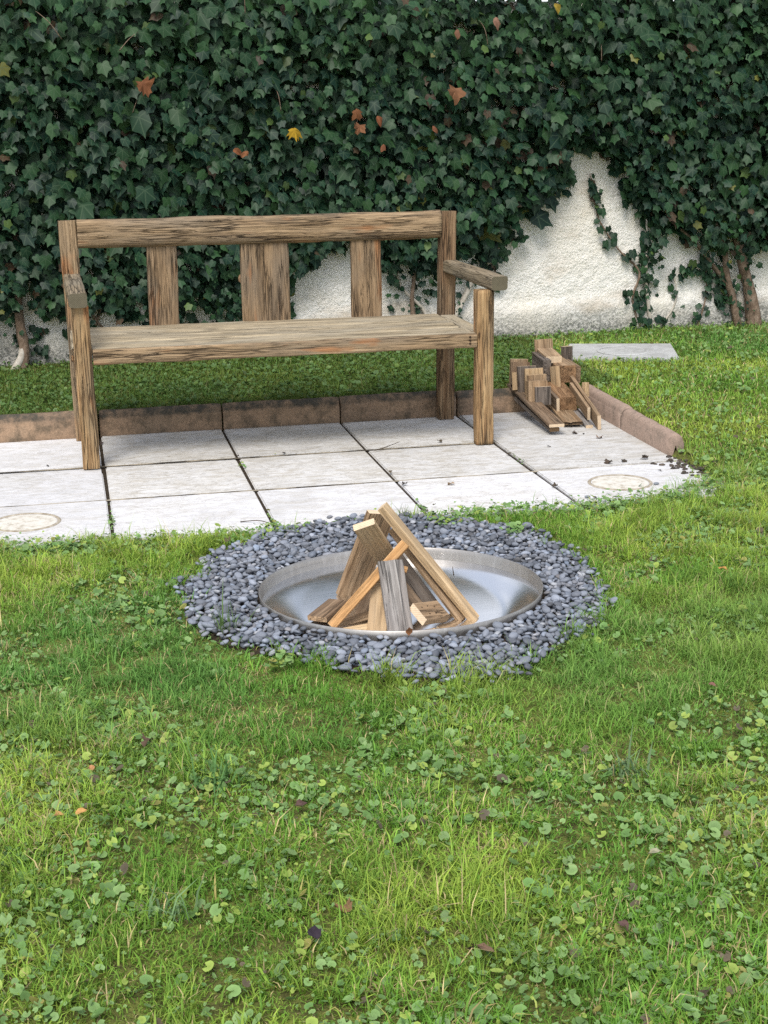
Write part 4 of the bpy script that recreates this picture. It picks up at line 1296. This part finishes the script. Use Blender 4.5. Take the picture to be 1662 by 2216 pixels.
# small leaves along the loose runners on the bare plaster
runs = [([(3.249, 0.415), (3.122, 0.543), (3.01, 0.693), (2.981, 0.79), (2.945, 0.946)], 20, 0.030, 0.058),
        ([(2.945, 0.946), (2.975, 0.80), (3.0, 0.72)], 14, 0.016, 0.028),
        ([(3.30, 0.07), (3.25, 0.22), (3.29, 0.40), (3.28, 0.62)], 46, 0.028, 0.05),
        ([(3.34, 0.10), (3.44, 0.19), (3.48, 0.29), (3.45, 0.40), (3.55, 0.42)], 24, 0.028, 0.048),
        ([(3.60, 0.08), (3.65, 0.24), (3.655, 0.36), (3.64, 0.5)], 22, 0.026, 0.046),
        ([(3.50, 0.40), (3.62, 0.45), (3.75, 0.38), (3.78, 0.28), (3.72, 0.20)], 60, 0.030, 0.050),
        ([(3.22, 0.28), (3.20, 0.34), (3.14, 0.28)], 5, 0.03, 0.04),
        ([(2.42, 0.38), (2.415, 0.52), (2.45, 0.64)], 26, 0.03, 0.05),
        ([(2.24, 0.46), (2.31, 0.44), (2.36, 0.54)], 14, 0.028, 0.045),
        ([(2.28, 0.40), (2.33, 0.50), (2.40, 0.60)], 12, 0.03, 0.05),
        ([(0.20, 0.20), (0.24, 0.12), (0.27, 0.22), (0.22, 0.28)], 24, 0.03, 0.05),
        ([(0.10, 0.13), (0.05, 0.20), (0.09, 0.30)], 12, 0.025, 0.04),
        ([(2.56, 0.74), (2.50, 0.64), (2.47, 0.58)], 12, 0.03, 0.05),
        ([(2.83, 0.98), (2.80, 0.90), (2.78, 0.86)], 9, 0.035, 0.06),
        ([(3.12, 0.84), (3.18, 0.78), (3.25, 0.72)], 9, 0.035, 0.06)]
rows_ = []
for path, cnt, s0, s1 in runs:
    path = np.array(path)
    seg = RNG.uniform(0, len(path) - 1.001, cnt)
    k = seg.astype(int); f_ = (seg - k)[:, None]
    p_ = path[k] * (1 - f_) + path[k + 1] * f_ + RNG.normal(0, 0.022, (cnt, 2))
    rows_.append(np.column_stack([p_, RNG.uniform(0.02, 0.055, cnt), RNG.uniform(s0, s1, cnt), np.full(cnt, 2)]))
# the hanging three-leaf sprig
rows_.append(np.array([[2.659, 0.72, 0.09, 0.105, 2], [2.712, 0.80, 0.08, 0.085, 2], [2.594, 0.80, 0.07, 0.075, 2], [2.67, 0.85, 0.06, 0.07, 2]]))
A_ = np.concatenate(rows_)
o = build_leaves(A_, 'runner_foliage', ivy, 0, spread=0.8)
tag(o, kind='stuff')

# ------------------------------------------------------------------ dead leaves caught in the ivy and lying about
MAPLE = np.array([(0, 1.0), (0.14, 0.80), (0.30, 0.80), (0.30, 0.58), (0.58, 0.62), (0.56, 0.40), (0.66, 0.26), (0.42, 0.08), (0.44, -0.14), (0.14, -0.16), (0, -0.10),
                  (-0.14, -0.16), (-0.44, -0.14), (-0.42, 0.08), (-0.66, 0.26), (-0.56, 0.40), (-0.58, 0.62), (-0.30, 0.58), (-0.30, 0.80), (-0.14, 0.80)])
OVAL = np.array([(0, 1.0), (0.20, 0.82), (0.36, 0.52), (0.38, 0.22), (0.24, -0.08), (0, -0.25), (-0.24, -0.08), (-0.38, 0.22), (-0.36, 0.52), (-0.20, 0.82)])


def dead_mesh(kind_, col_, cup, curl, seed):
    rs = np.random.default_rng(seed)
    ol = (MAPLE if kind_ == 'maple' else OVAL) * (1 + 0.12 * rs.normal(size=(len(MAPLE if kind_ == 'maple' else OVAL), 1)))
    # two rings so that the blade can buckle
    inner = ol * 0.55
    P = np.vstack([[0, 0.1], inner, ol])
    z = cup * P[:, 0] ** 2 * 1.6 - curl * P[:, 1] ** 2 + 0.14 * rs.normal(size=len(P)) * np.linalg.norm(P, axis=1)
    Vv = np.column_stack([P, z]); n_ = len(ol)
    i = np.arange(n_); j = (i + 1) % n_
    t_ = np.stack([np.zeros(n_, int), 1 + j, 1 + i], 1)
    q_ = np.stack([1 + i, 1 + j, 1 + n_ + j, 1 + n_ + i], 1)
    tn = np.array(col_)[None] * rs.uniform(0.7, 1.25, (len(Vv), 1))
    me = mesh_np('dead_leaf', Vv, [t_, q_], tint=tn)
    return me


DL = 'autumn leaves caught in the ivy'
caught = [(0.595, 1.411, 0.105, (0.27, 0.11, 0.05), 20, 'large folded russet leaf caught in the ivy at upper left', 'maple'),
          (1.300, 1.194, 0.085, (0.55, 0.34, 0.03), 10, 'bright yellow leaf caught in the ivy above the bench', 'maple'),
          (2.095, 1.368, 0.105, (0.30, 0.145, 0.075), -5, 'tan brown star-shaped leaf caught in the ivy above the right bench post', 'maple'),
          (1.609, 1.276, 0.075, (0.27, 0.115, 0.05), 30, 'brown leaf in the ivy right of the yellow leaf, upper of two', 'maple'),
          (1.628, 1.205, 0.075, (0.33, 0.15, 0.075), -20, 'brown leaf in the ivy right of the yellow leaf, lower of two', 'maple'),
          (2.327, 1.699, 0.070, (0.35, 0.19, 0.13), 10, 'pinkish brown leaf near the top of the ivy, right of centre', 'oval'),
          (1.010, 1.102, 0.060, (0.29, 0.115, 0.05), 60, 'russet leaf in the ivy above the left half of the bench', 'oval'),
          (1.070, 1.094, 0.055, (0.30, 0.125, 0.055), -50, 'smaller russet leaf touching the one above the left half of the bench', 'oval'),
          (1.715, 1.242, 0.060, (0.28, 0.10, 0.045), 15, 'small reddish leaf in the ivy just right of the two brown leaves', 'oval'),
          (1.746, 1.111, 0.055, (0.25, 0.10, 0.05), -15, 'small dark russet leaf low in the ivy above the middle of the bench', 'oval'),
          (2.630, 1.760, 0.060, (0.42, 0.30, 0.05), 25, 'dull yellow leaf at the very top of the ivy', 'oval'),
          (2.124, 1.642, 0.055, (0.26, 0.13, 0.08), 0, 'small brown leaf high in the ivy above the tan star-shaped leaf', 'oval'),
          (1.028, 0.510, 0.060, (0.40, 0.25, 0.14), 5, 'pale tan leaf in the ivy seen beside the middle back slat', 'oval'),
          (2.003, 1.194, 0.050, (0.27, 0.11, 0.06), 35, 'thin curled brown leaf in the ivy below the tan star-shaped leaf', 'oval')]
for k, (u, z, s, c_, rot, lab, kd) in enumerate(caught):
    s *= 0.82; c_ = tuple(x * 0.62 for x in c_)
    od = 0.045 + 1.1 * float(hedge_depth(np.array(u), np.array(z)))
    p_ = Vector(wp(u, z, od))
    nrm = Vector(WN) + Vector((0, 0, 0.45)); nrm.normalize()
    tip = Vector((0, 0, -1)); tip = (tip - nrm * tip.dot(nrm)).normalized()
    rg_ = tip.cross(nrm)
    mt = Matrix.Identity(4)
    for a in range(3):
        mt[a][0], mt[a][1], mt[a][2], mt[a][3] = rg_[a] * s * 0.8, tip[a] * s * 0.8, nrm[a] * s * 0.8, p_[a]
    mt = mt @ Matrix.Rotation(R(rot), 4, 'Z')
    o = link('autumn_leaf', dead_mesh(kd, c_, 0.9 if k % 2 == 0 else -0.7, 0.4, 300 + k), 'dead', None, mt)
    tag(o, lab, 'leaf', DL)

lawn_leaves = [(-0.158, -3.443, 0.020, (0.42, 0.23, 0.09), 80, 'tan curled leaf on the grass at the left edge, left of a touching pair', 'oval'),
               (-0.130, -3.446, 0.022, (0.50, 0.28, 0.10), -70, 'orange tan curled leaf on the grass at the left, right of a touching pair', 'oval'),
               (1.616, -2.406, 0.022, (0.48, 0.24, 0.08), 40, 'small orange leaf on the lawn right of the gravel ring', 'oval'),
               (0.218, -3.943, 0.026, (0.035, 0.026, 0.035), 10, 'nearly black leaf in the grass near the bottom centre', 'oval'),
               (0.273, -3.500, 0.022, (0.11, 0.065, 0.055), 120, 'purple brown leaf in the grass below the grey plank', 'oval'),
               (0.662, -2.682, 0.022, (0.36, 0.16, 0.07), 175, 'rust brown leaf standing in the pebbles in front of the bowl', 'oval'),
               (0.463, -4.041, 0.026, (0.16, 0.10, 0.065), 60, 'dull brown leaf in the grass at the bottom, right of the black leaf', 'oval'),
               (0.826, -3.824, 0.024, (0.30, 0.29, 0.19), 95, 'pale greyish leaf lying on the lower right lawn', 'oval'),
               (0.276, -3.883, 0.024, (0.20, 0.115, 0.06), 20, 'brown crumpled leaf just above the nearly black leaf', 'maple'),
               (-0.101, -3.262, 0.016, (0.40, 0.20, 0.09), 15, 'tiny orange brown leaf on the left lawn above the tan pair', 'oval'),
               (0.016, -3.154, 0.024, (0.10, 0.065, 0.045), 140, 'dark brown leaf on the left lawn in front of the gravel', 'maple'),
               (1.231, -3.160, 0.016, (0.20, 0.10, 0.08), 30, 'small reddish brown leaf on the right lawn', 'oval'),
               (0.677, -4.016, 0.020, (0.12, 0.07, 0.06), 200, 'dark purple brown leaf at the lower right of the lawn', 'oval')]
for k, (x, y, s, c_, rot, lab, kd) in enumerate(lawn_leaves):
    zz = float(ground_z(np.array(x), np.array(y))) + 0.026
    if k == 5: zz = 0.030
    mt = Matrix.Translation((x, y, zz)) @ Matrix.Rotation(R(rot), 4, 'Z') @ Matrix.Rotation(R(12 if k != 5 else 70), 4, 'X') @ Matrix.Scale(s, 4)
    o = link('fallen_leaf', dead_mesh(kd, c_, 0.5, 0.2, 400 + k), 'dead', None, mt)
    tag(o, lab, 'leaf', 'fallen leaves on the lawn and gravel')

DK = (0.045, 0.035, 0.026)
bits = [(0.502, -0.547, 0.014, DK, 'dark leaf scrap at the slab corner below the left back slat'),
        (0.675, -0.540, 0.012, DK, 'small black leaf scrap on the slab in front of the middle back slat'),
        (0.645, -0.545, 0.011, (0.30, 0.33, 0.07), 'tiny yellow green leaf scrap on the slab under the bench'),
        (1.302, -0.500, 0.018, (0.08, 0.065, 0.045), 'curled brown leaf on the slab left of the right front leg'),
        (1.008, -0.938, 0.016, (0.12, 0.095, 0.065), 'brown leaf scrap on the joint in front of the bench middle'),
        (1.017, -1.139, 0.018, (0.05, 0.042, 0.035), 'dark curled leaf on the joint behind the gravel ring'),
        (1.175, -1.183, 0.024, (0.30, 0.21, 0.13), 'light brown leaf flat on the front slab behind the fire bowl'),
        (1.510, -1.311, 0.018, (0.07, 0.055, 0.04), 'dark leaf clump on the joint left of the right medallion'),
        (1.505, -0.794, 0.018, (0.11, 0.085, 0.06), 'brown leaf scrap on the joint in front of the right front leg'),
        (1.856, -0.508, 0.018, (0.06, 0.045, 0.035), 'dark curled leaf on the slab in front of the kindling'),
        (1.895, -0.519, 0.011, DK, 'tiny dark scrap beside the curled leaf before the kindling'),
        (1.922, -0.618, 0.024, (0.21, 0.145, 0.10), 'greyish brown crumpled leaf on the slab near the kerb return'),
        (1.682, -0.705, 0.014, DK, 'small dark scrap in the middle of the corner slab'),
        (1.815, -1.025, 0.028, (0.07, 0.052, 0.038), 'dark soil clump with leaf on the joint above the right medallion'),
        (1.870, -1.012, 0.026, (0.05, 0.04, 0.03), 'blackish soil clump, middle of three above the right medallion'),
        (1.966, -1.006, 0.026, (0.06, 0.045, 0.033), 'dark soil clump on the joint near the end of the kerb return'),
        (1.936, -1.186, 0.014, (0.12, 0.11, 0.10), 'small grey scrap on the slab right of the medallion'),
        (0.008, -0.152, 0.014, (0.06, 0.045, 0.04), 'dark scrap on the slab beside the left front leg'),
        (-0.209, -0.502, 0.012, (0.03, 0.028, 0.025), 'small black triangle of leaf at the far left slab joint'),
        (1.577, -1.492, 0.014, (0.09, 0.07, 0.055), 'brown scrap at the lawn edge below the right medallion')]
for k, (x, y, s, c_, lab) in enumerate(bits):
    mt = Matrix.Translation((x, y, 0.004 + s * 0.12)) @ Matrix.Rotation(random.uniform(0, 6.28), 4, 'Z') @ Matrix.Rotation(random.uniform(-.2, .2), 4, 'X') @ Matrix.Scale(s, 4)
    o = link('leaf_scrap', dead_mesh('maple' if k % 2 else 'oval', c_, 0.6, 0.3, 500 + k), 'dead', None, mt)
    tag(o, lab, 'leaf scrap', 'leaf scraps on the paving')
for pts, lab in (([(1.028, -0.585, 0.003), (1.075, -0.560, 0.008), (1.140, -0.512, 0.014)], 'thin dark twig on the slab left of the right front leg'),
                 ([(1.484, -0.090, 0.05), (1.500, -0.130, 0.02), (1.512, -0.18, 0.004)], 'thin bent twig leaning by the right back leg'),
                 ([(0.40, -1.470, 0.003), (0.46, -1.50, 0.010), (0.50, -1.56, 0.006)], 'fine curved twig on the slab behind the gravel ring')):
    o = link('twig', tube(pts, [0.0018, 0.0016, 0.0008], 6), 'twig'); tag(o, lab, 'twig')
SP = [np.array([0.17, 0.185, 0.21])]
for x, y, s, lab in ((1.849, -1.372, 0.011, 'stray blue grey pebble lying on the slab right of the medallion'),
                     (1.560, -1.478, 0.011, 'stray grey pebble at the lawn edge below the right medallion')):
    P, F_ = SHAPES[3]
    me = mesh_np('pebble', P, F_, tint=np.tile(SP[0], (len(P), 1)), smooth_=True)
    o = link('stray_pebble', me, 'pebble', None, Matrix.Translation((x, y, s * 0.55)) @ Matrix.Scale(s, 4)); tag(o, lab, 'pebble')
# crumbled soil at the end of the kerb return
VV, FF, TT, base = [], [], [], 0
for k in range(55):
    x, y = random.gauss(2.06, 0.045), random.gauss(-1.14, 0.07)
    P, F_ = SHAPES[k % len(SHAPES)]
    s = random.uniform(0.004, 0.013)
    VV.append(P * s + np.array([x, y, max(0.004, float(ground_z(np.array(x), np.array(y))) + s * .5)])); FF.append(F_ + base); base += len(P)
    TT.append(np.tile(np.array([0.05, 0.037, 0.026]) * random.uniform(0.5, 1.6), (len(P), 1)))
o = link('crumbled_soil', mesh_np('crumbled_soil', np.concatenate(VV), np.concatenate(FF), tint=np.concatenate(TT)), 'pebble')
tag(o, 'dark crumbled soil at the end of the kerb return', 'soil', kind='stuff')


# ------------------------------------------------------------------ lawn
def scatter(n, x0, x1, y0, y1, jit_sd, lod=True):
    x = RNG.uniform(x0, x1, n); y = RNG.uniform(y0, y1, n)
    keep = lawn_mask(x, y, RNG.normal(0, jit_sd, n))
    x, y = x[keep], y[keep]
    if lod:
        px, py, d = project(np.stack([x, y, np.zeros_like(x)], 1))
        inside = (px > -0.06) & (px < 1.06) & (py > -0.05) & (py < 1.05) & (d > 0.3)
        keep = inside | (RNG.random(len(x)) < 0.22)
        x, y = x[keep], y[keep]
    return x, y


def patchiness(x, y):
    return fbm(x * 2.6, y * 2.6, 0, 71, 3), fbm(x * 7.5, y * 7.5, 0, 72, 3), fbm(x * 1.1, y * 1.1, 0, 73, 2)


def blades(x, y, hscale, wscale, tint_fn, lean=(0.45, 1.45)):
    n_ = len(x)
    z = ground_z(x, y) - 0.003
    h = hscale * RNG.lognormal(0, 0.35, n_)
    wd = wscale * RNG.uniform(0.7, 1.35, n_)
    az = RNG.uniform(0, 2 * math.pi, n_) + 1.2 * fbm(x * 5, y * 5, 0, 77, 2)
    ln = RNG.uniform(lean[0], lean[1], n_)
    dx, dy = np.cos(az), np.sin(az)
    sx, sy = -dy, dx
    fa = RNG.uniform(-0.6, 0.6, n_)
    sx, sy = sx * np.cos(fa) - sy * np.sin(fa), sx * np.sin(fa) + sy * np.cos(fa)
    V_ = np.zeros((n_, 5, 3))
    root = np.stack([x, y, z], 1)
    sw = np.stack([sx * wd / 2, sy * wd / 2, 0 * wd], 1)
    mid = root + np.stack([dx * h * np.sin(ln * .5) * .55, dy * h * np.sin(ln * .5) * .55, h * np.cos(ln * .5) * .55], 1)
    tip = mid + np.stack([dx * h * np.sin(ln * 1.35) * .5, dy * h * np.sin(ln * 1.35) * .5, h * np.cos(ln * 1.35) * .5], 1)
    V_[:, 0], V_[:, 1], V_[:, 2], V_[:, 3], V_[:, 4] = root - sw, root + sw, mid - sw * .85, mid + sw * .85, tip
    b = (np.arange(n_) * 5)[:, None]
    q_ = b + np.array([[0, 1, 3, 2]]); t_ = b + np.array([[2, 3, 4]])
    c = tint_fn(x, y, n_)
    T_ = np.repeat(c, 5, 0).reshape(n_, 5, 3)
    return V_.reshape(-1, 3), q_, t_, T_.reshape(-1, 3)


def grass_tint(x, y, n_):
    a, b, c_ = patchiness(x, y)
    g1 = np.array([0.140, 0.300, 0.038]); g2 = np.array([0.35, 0.46, 0.070]); g3 = np.array([0.115, 0.265, 0.062])
    k = np.clip((a - 0.42) * 2.6 + RNG.normal(0.28, 0.25, n_), 0, 1)[:, None]
    c = g1 * (1 - k) + g2 * k
    c *= (0.62 + 0.75 * b)[:, None]
    k2 = np.clip((c_ - 0.5) * 3 + RNG.normal(0, 0.2, n_), 0, 0.7)[:, None]
    c = c * (1 - k2) + g3 * k2
    dry = RNG.random(n_) < 0.06 + 0.16 * smooth(0.52, 0.68, b)
    c[dry] = np.array([0.52, 0.42, 0.21]) * RNG.uniform(0.6, 1.2, (dry.sum(), 1))
    # lush green on the right of the gravel, bench and wall shade tinted into turf behind the kerb
    lush = (smooth(0.55, 1.0, x) * smooth(-2.35, -2.7, y) * smooth(-3.6, -3.0, y))[:, None]
    c = c * (1 - 0.6 * lush) + np.array([0.150, 0.285, 0.065]) * 0.6 * lush
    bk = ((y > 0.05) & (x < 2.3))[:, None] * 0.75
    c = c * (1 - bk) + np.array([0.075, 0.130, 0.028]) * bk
    return c * RNG.uniform(0.75, 1.25, (n_, 1))


parts_ = []
x, y = scatter(700000, -1.2, 3.2, -4.75, -1.2, 0.022)
a, b, _ = patchiness(x, y)
h_ = 0.020 + 0.014 * smooth(0.4, 0.65, a)
aa = np.arctan2(y - BOWL_C[1], x - BOWL_C[0]); rr_ = np.hypot(x - BOWL_C[0], y - BOWL_C[1]) - gravel_radius(aa)
edge_long = smooth(0.14, 0.0, rr_) * smooth(-1.9, -2.3, y) * smooth(0.1, 0.9, x)
h_ = h_ * (1 + 0.75 * edge_long)
clump = 0.45 + 1.25 * smooth(0.3, 0.72, fbm(x * 14, y * 14, 0, 88, 2))
parts_.append(blades(x, y, h_ * 0.95 * clump, 0.0021, grass_tint))
x, y = scatter(70000, -1.2, 3.2, -4.75, -1.2, 0.022)
keep = fbm(x * 11, y * 11, 0, 89, 2) > 0.46
x, y = x[keep], y[keep]
parts_.append(blades(x, y, 0.030 + 0 * x, 0.0032, lambda a_, b_, n_: np.minimum(grass_tint(a_, b_, n_), np.array([0.42, 0.50, 0.12])), lean=(0.6, 1.7)))
x, y = scatter(120000, 2.0, 5.0, -1.25, 1.9, 0.02)
parts_.append(blades(x, y, 0.026 + 0 * x, 0.0034, grass_tint))
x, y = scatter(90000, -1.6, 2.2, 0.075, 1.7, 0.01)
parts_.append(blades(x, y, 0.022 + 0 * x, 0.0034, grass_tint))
Vs, Qs, Ts_, Cs, base = [], [], [], [], 0
for (V_, q_, t_, c_) in parts_:
    Vs.append(V_); Qs.append(q_ + base); Ts_.append(t_ + base); Cs.append(c_); base += len(V_)
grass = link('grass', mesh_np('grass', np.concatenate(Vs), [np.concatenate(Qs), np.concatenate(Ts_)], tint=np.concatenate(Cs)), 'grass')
tag(grass, 'short mown green grass of the lawn around gravel and patio', 'grass', kind='stuff')

# ground ivy and clover leaves among the blades
na = 11
ang = np.linspace(-150, 150, na)
RO = np.stack([np.sin(np.radians(ang)), np.cos(np.radians(ang))], 1) * (1 + 0.035 * np.array([(-1) ** k for k in range(na)]))[:, None]
RO = np.vstack([RO, [[0.0, -0.25]]])
RV = np.vstack([[0, 0], RO])
RV = np.column_stack([RV, 0.22 * (np.linalg.norm(RV, axis=1)) ** 2])
RF = np.array([[0, 1 + (i + 1) % len(RO), 1 + i] for i in range(len(RO))])


def round_leaves(x, y, smin, smax, zlo, zhi, tint_fn, tilt=0.38):
    n_ = len(x)
    s = smin + (smax - smin) * RNG.random(n_) ** 2.8
    z = ground_z(x, y) + RNG.uniform(zlo, zhi, n_)
    nrm = np.stack([RNG.normal(0, tilt, n_), RNG.normal(-0.10, tilt, n_), np.ones(n_)], 1)
    nrm /= np.linalg.norm(nrm, axis=1, keepdims=True)
    az = RNG.uniform(0, 2 * math.pi, n_)
    d = np.stack([np.cos(az), np.sin(az), 0 * az], 1)
    e1 = d - (d * nrm).sum(1)[:, None] * nrm; e1 /= np.linalg.norm(e1, axis=1, keepdims=True)
    e2 = np.cross(nrm, e1)
    W_ = (RV[None, :, 0, None] * e1[:, None] + RV[None, :, 1, None] * e2[:, None] + RV[None, :, 2, None] * nrm[:, None]) * s[:, None, None]
    W_ = W_ + np.stack([x, y, z], 1)[:, None]
    F_ = (RF[None] + (np.arange(n_) * len(RV))[:, None, None]).reshape(-1, 3)
    c = np.repeat(tint_fn(x, y, n_), len(RV), 0).reshape(n_, len(RV), 3)
    c[:, 0] *= 0.75
    return W_.reshape(-1, 3), F_, c.reshape(-1, 3)


def cover_tint(x, y, n_):
    g1 = np.array([0.120, 0.235, 0.060]); g2 = np.array([0.215, 0.335, 0.115]); g3 = np.array([0.27, 0.36, 0.07])
    k = RNG.random((n_, 1))
    c = g1 * (1 - k) + g2 * k
    r_ = RNG.random(n_)
    c[r_ < 0.15] = g3
    c[(r_ > 0.15) & (r_ < 0.18)] = (0.12, 0.095, 0.06)
    c[(r_ > 0.21) & (r_ < 0.23)] = (0.26, 0.25, 0.06)
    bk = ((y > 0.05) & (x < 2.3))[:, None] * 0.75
    c = c * (1 - bk) + np.array([0.065, 0.125, 0.034]) * bk  # leaf colour behind the kerb darkened too, for bench and wall shade
    return c * RNG.uniform(0.75, 1.2, (n_, 1))


cov = []
x, y = scatter(90000, -1.2, 3.2, -4.75, -1.2, 0.025)
cl = fbm(x * 3.2, y * 3.2, 0, 81, 3) + 0.14 * smooth(0.6, -0.4, x) - 0.16 * smooth(0.6, 1.0, x) * smooth(-2.3, -2.6, y) * smooth(-3.3, -2.9, y)
cl += 0.10 * smooth(-3.2, -3.8, y)
keep = RNG.random(len(x)) < smooth(0.36, 0.68, cl)
cov.append(round_leaves(x[keep], y[keep], 0.0028, 0.0115, 0.006, 0.021, cover_tint, 0.5))
x, y = scatter(16000, -1.2, 2.3, -1.85, -1.3, 0.035)          # leafy rim along the paving
keep = (RNG.random(len(x)) < 0.8) & ((y > np.interp(x, EDGE_X, EDGE_Y) - 0.16))
cov.append(round_leaves(x[keep], y[keep], 0.004, 0.011, 0.006, 0.032, cover_tint, 0.5))
x, y = scatter(7500, 2.0, 4.6, -1.25, 1.9, 0.02)
cov.append(round_leaves(x, y, 0.005, 0.013, 0.006, 0.026, cover_tint, 0.5))
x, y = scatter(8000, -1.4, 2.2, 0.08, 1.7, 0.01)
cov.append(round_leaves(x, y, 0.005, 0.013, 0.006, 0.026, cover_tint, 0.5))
# weeds growing out of the slab joints
jx, jy = [], []
for gx_, y0, y1, cnt in ((0.0, -1.56, -1.02, 46), (0.5, -1.58, -1.30, 36), (0.9994, -1.56, -1.30, 22), (0.5, -0.72, -0.62, 8), (1.511, -0.95, -0.72, 12)):
    for _ in range(cnt):
        jx.append(gx_ + random.gauss(0, 0.006)); jy.append(y1 + (y0 - y1) * math.sqrt(random.random()))
cov.append(round_leaves(np.array(jx), np.array(jy), 0.004, 0.009, 0.010, 0.020, cover_tint, 0.5))
Vs, Fs, Cs, base = [], [], [], 0
for (V_, F_, c_) in cov:
    Vs.append(V_); Fs.append(F_ + base); Cs.append(c_); base += len(V_)
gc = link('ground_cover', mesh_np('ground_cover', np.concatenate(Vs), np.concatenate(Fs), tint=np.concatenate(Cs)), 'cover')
tag(gc, 'round clover-like ground ivy leaves growing through the grass', 'ground cover', kind='stuff')

# a few coarse tufts that stand out of the lawn
for (cx, cy, nb_, L_, w_, spread, c_, lab) in ((0.132, -3.345, 60, 0.060, 0.0040, 1.75, (0.10, 0.21, 0.06), 'coarse dark green grass tuft flattened on the left lawn'),
                                              (0.896, -3.485, 44, 0.055, 0.0042, 1.6, (0.16, 0.25, 0.115), 'coarse grey green grass tuft on the right lawn'),
                                              (0.905, -1.590, 60, 0.050, 0.0022, 0.9, (0.10, 0.16, 0.05), 'fine grass tuft growing from the slab joint behind the fire bowl'),
                                              (0.250, -2.480, 40, 0.070, 0.0028, 0.9, (0.12, 0.2, 0.06), 'grass tuft growing through the pebbles at the left front'),
                                              (0.005, -3.80, 24, 0.055, 0.0042, 1.7, (0.17, 0.27, 0.12), 'coarse pale grass tuft at the lower left of the lawn')):
    x = cx + RNG.normal(0, 0.018, nb_); y = cy + RNG.normal(0, 0.014, nb_)
    V_, q_, t_, cc = blades(x, y, L_ + 0 * x, w_, lambda a_, b_, n_, c_=c_: np.tile(np.array(c_), (n_, 1)) * RNG.uniform(0.6, 1.3, (n_, 1)), lean=(0.2 * spread, spread))
    o = link('grass_tuft', mesh_np('grass_tuft', V_, [q_, t_], tint=cc), 'grass')
    tag(o, lab, 'grass tuft', 'coarse grass tufts')

# weeds rooted in the gravel
for (cx, cy, cnt, lab) in ((1.02, -1.72, 60, 'clover-like weed at the back rim of the gravel'), (1.19, -1.86, 40, 'leafy weed in the pebbles at the back right of the bowl'), (0.34, -2.76, 30, 'small weed in the pebbles at the front left')):
    sd_ = 0.026 if cnt > 30 else 0.014
    x = cx + RNG.normal(0, sd_, cnt); y = cy + RNG.normal(0, sd_, cnt)
    V_, F_, c_ = round_leaves(x, y, 0.006, 0.013, 0.020, 0.042, cover_tint, 0.45)
    o = link('weed', mesh_np('weed', V_, F_, tint=c_), 'cover'); tag(o, lab, 'weed')
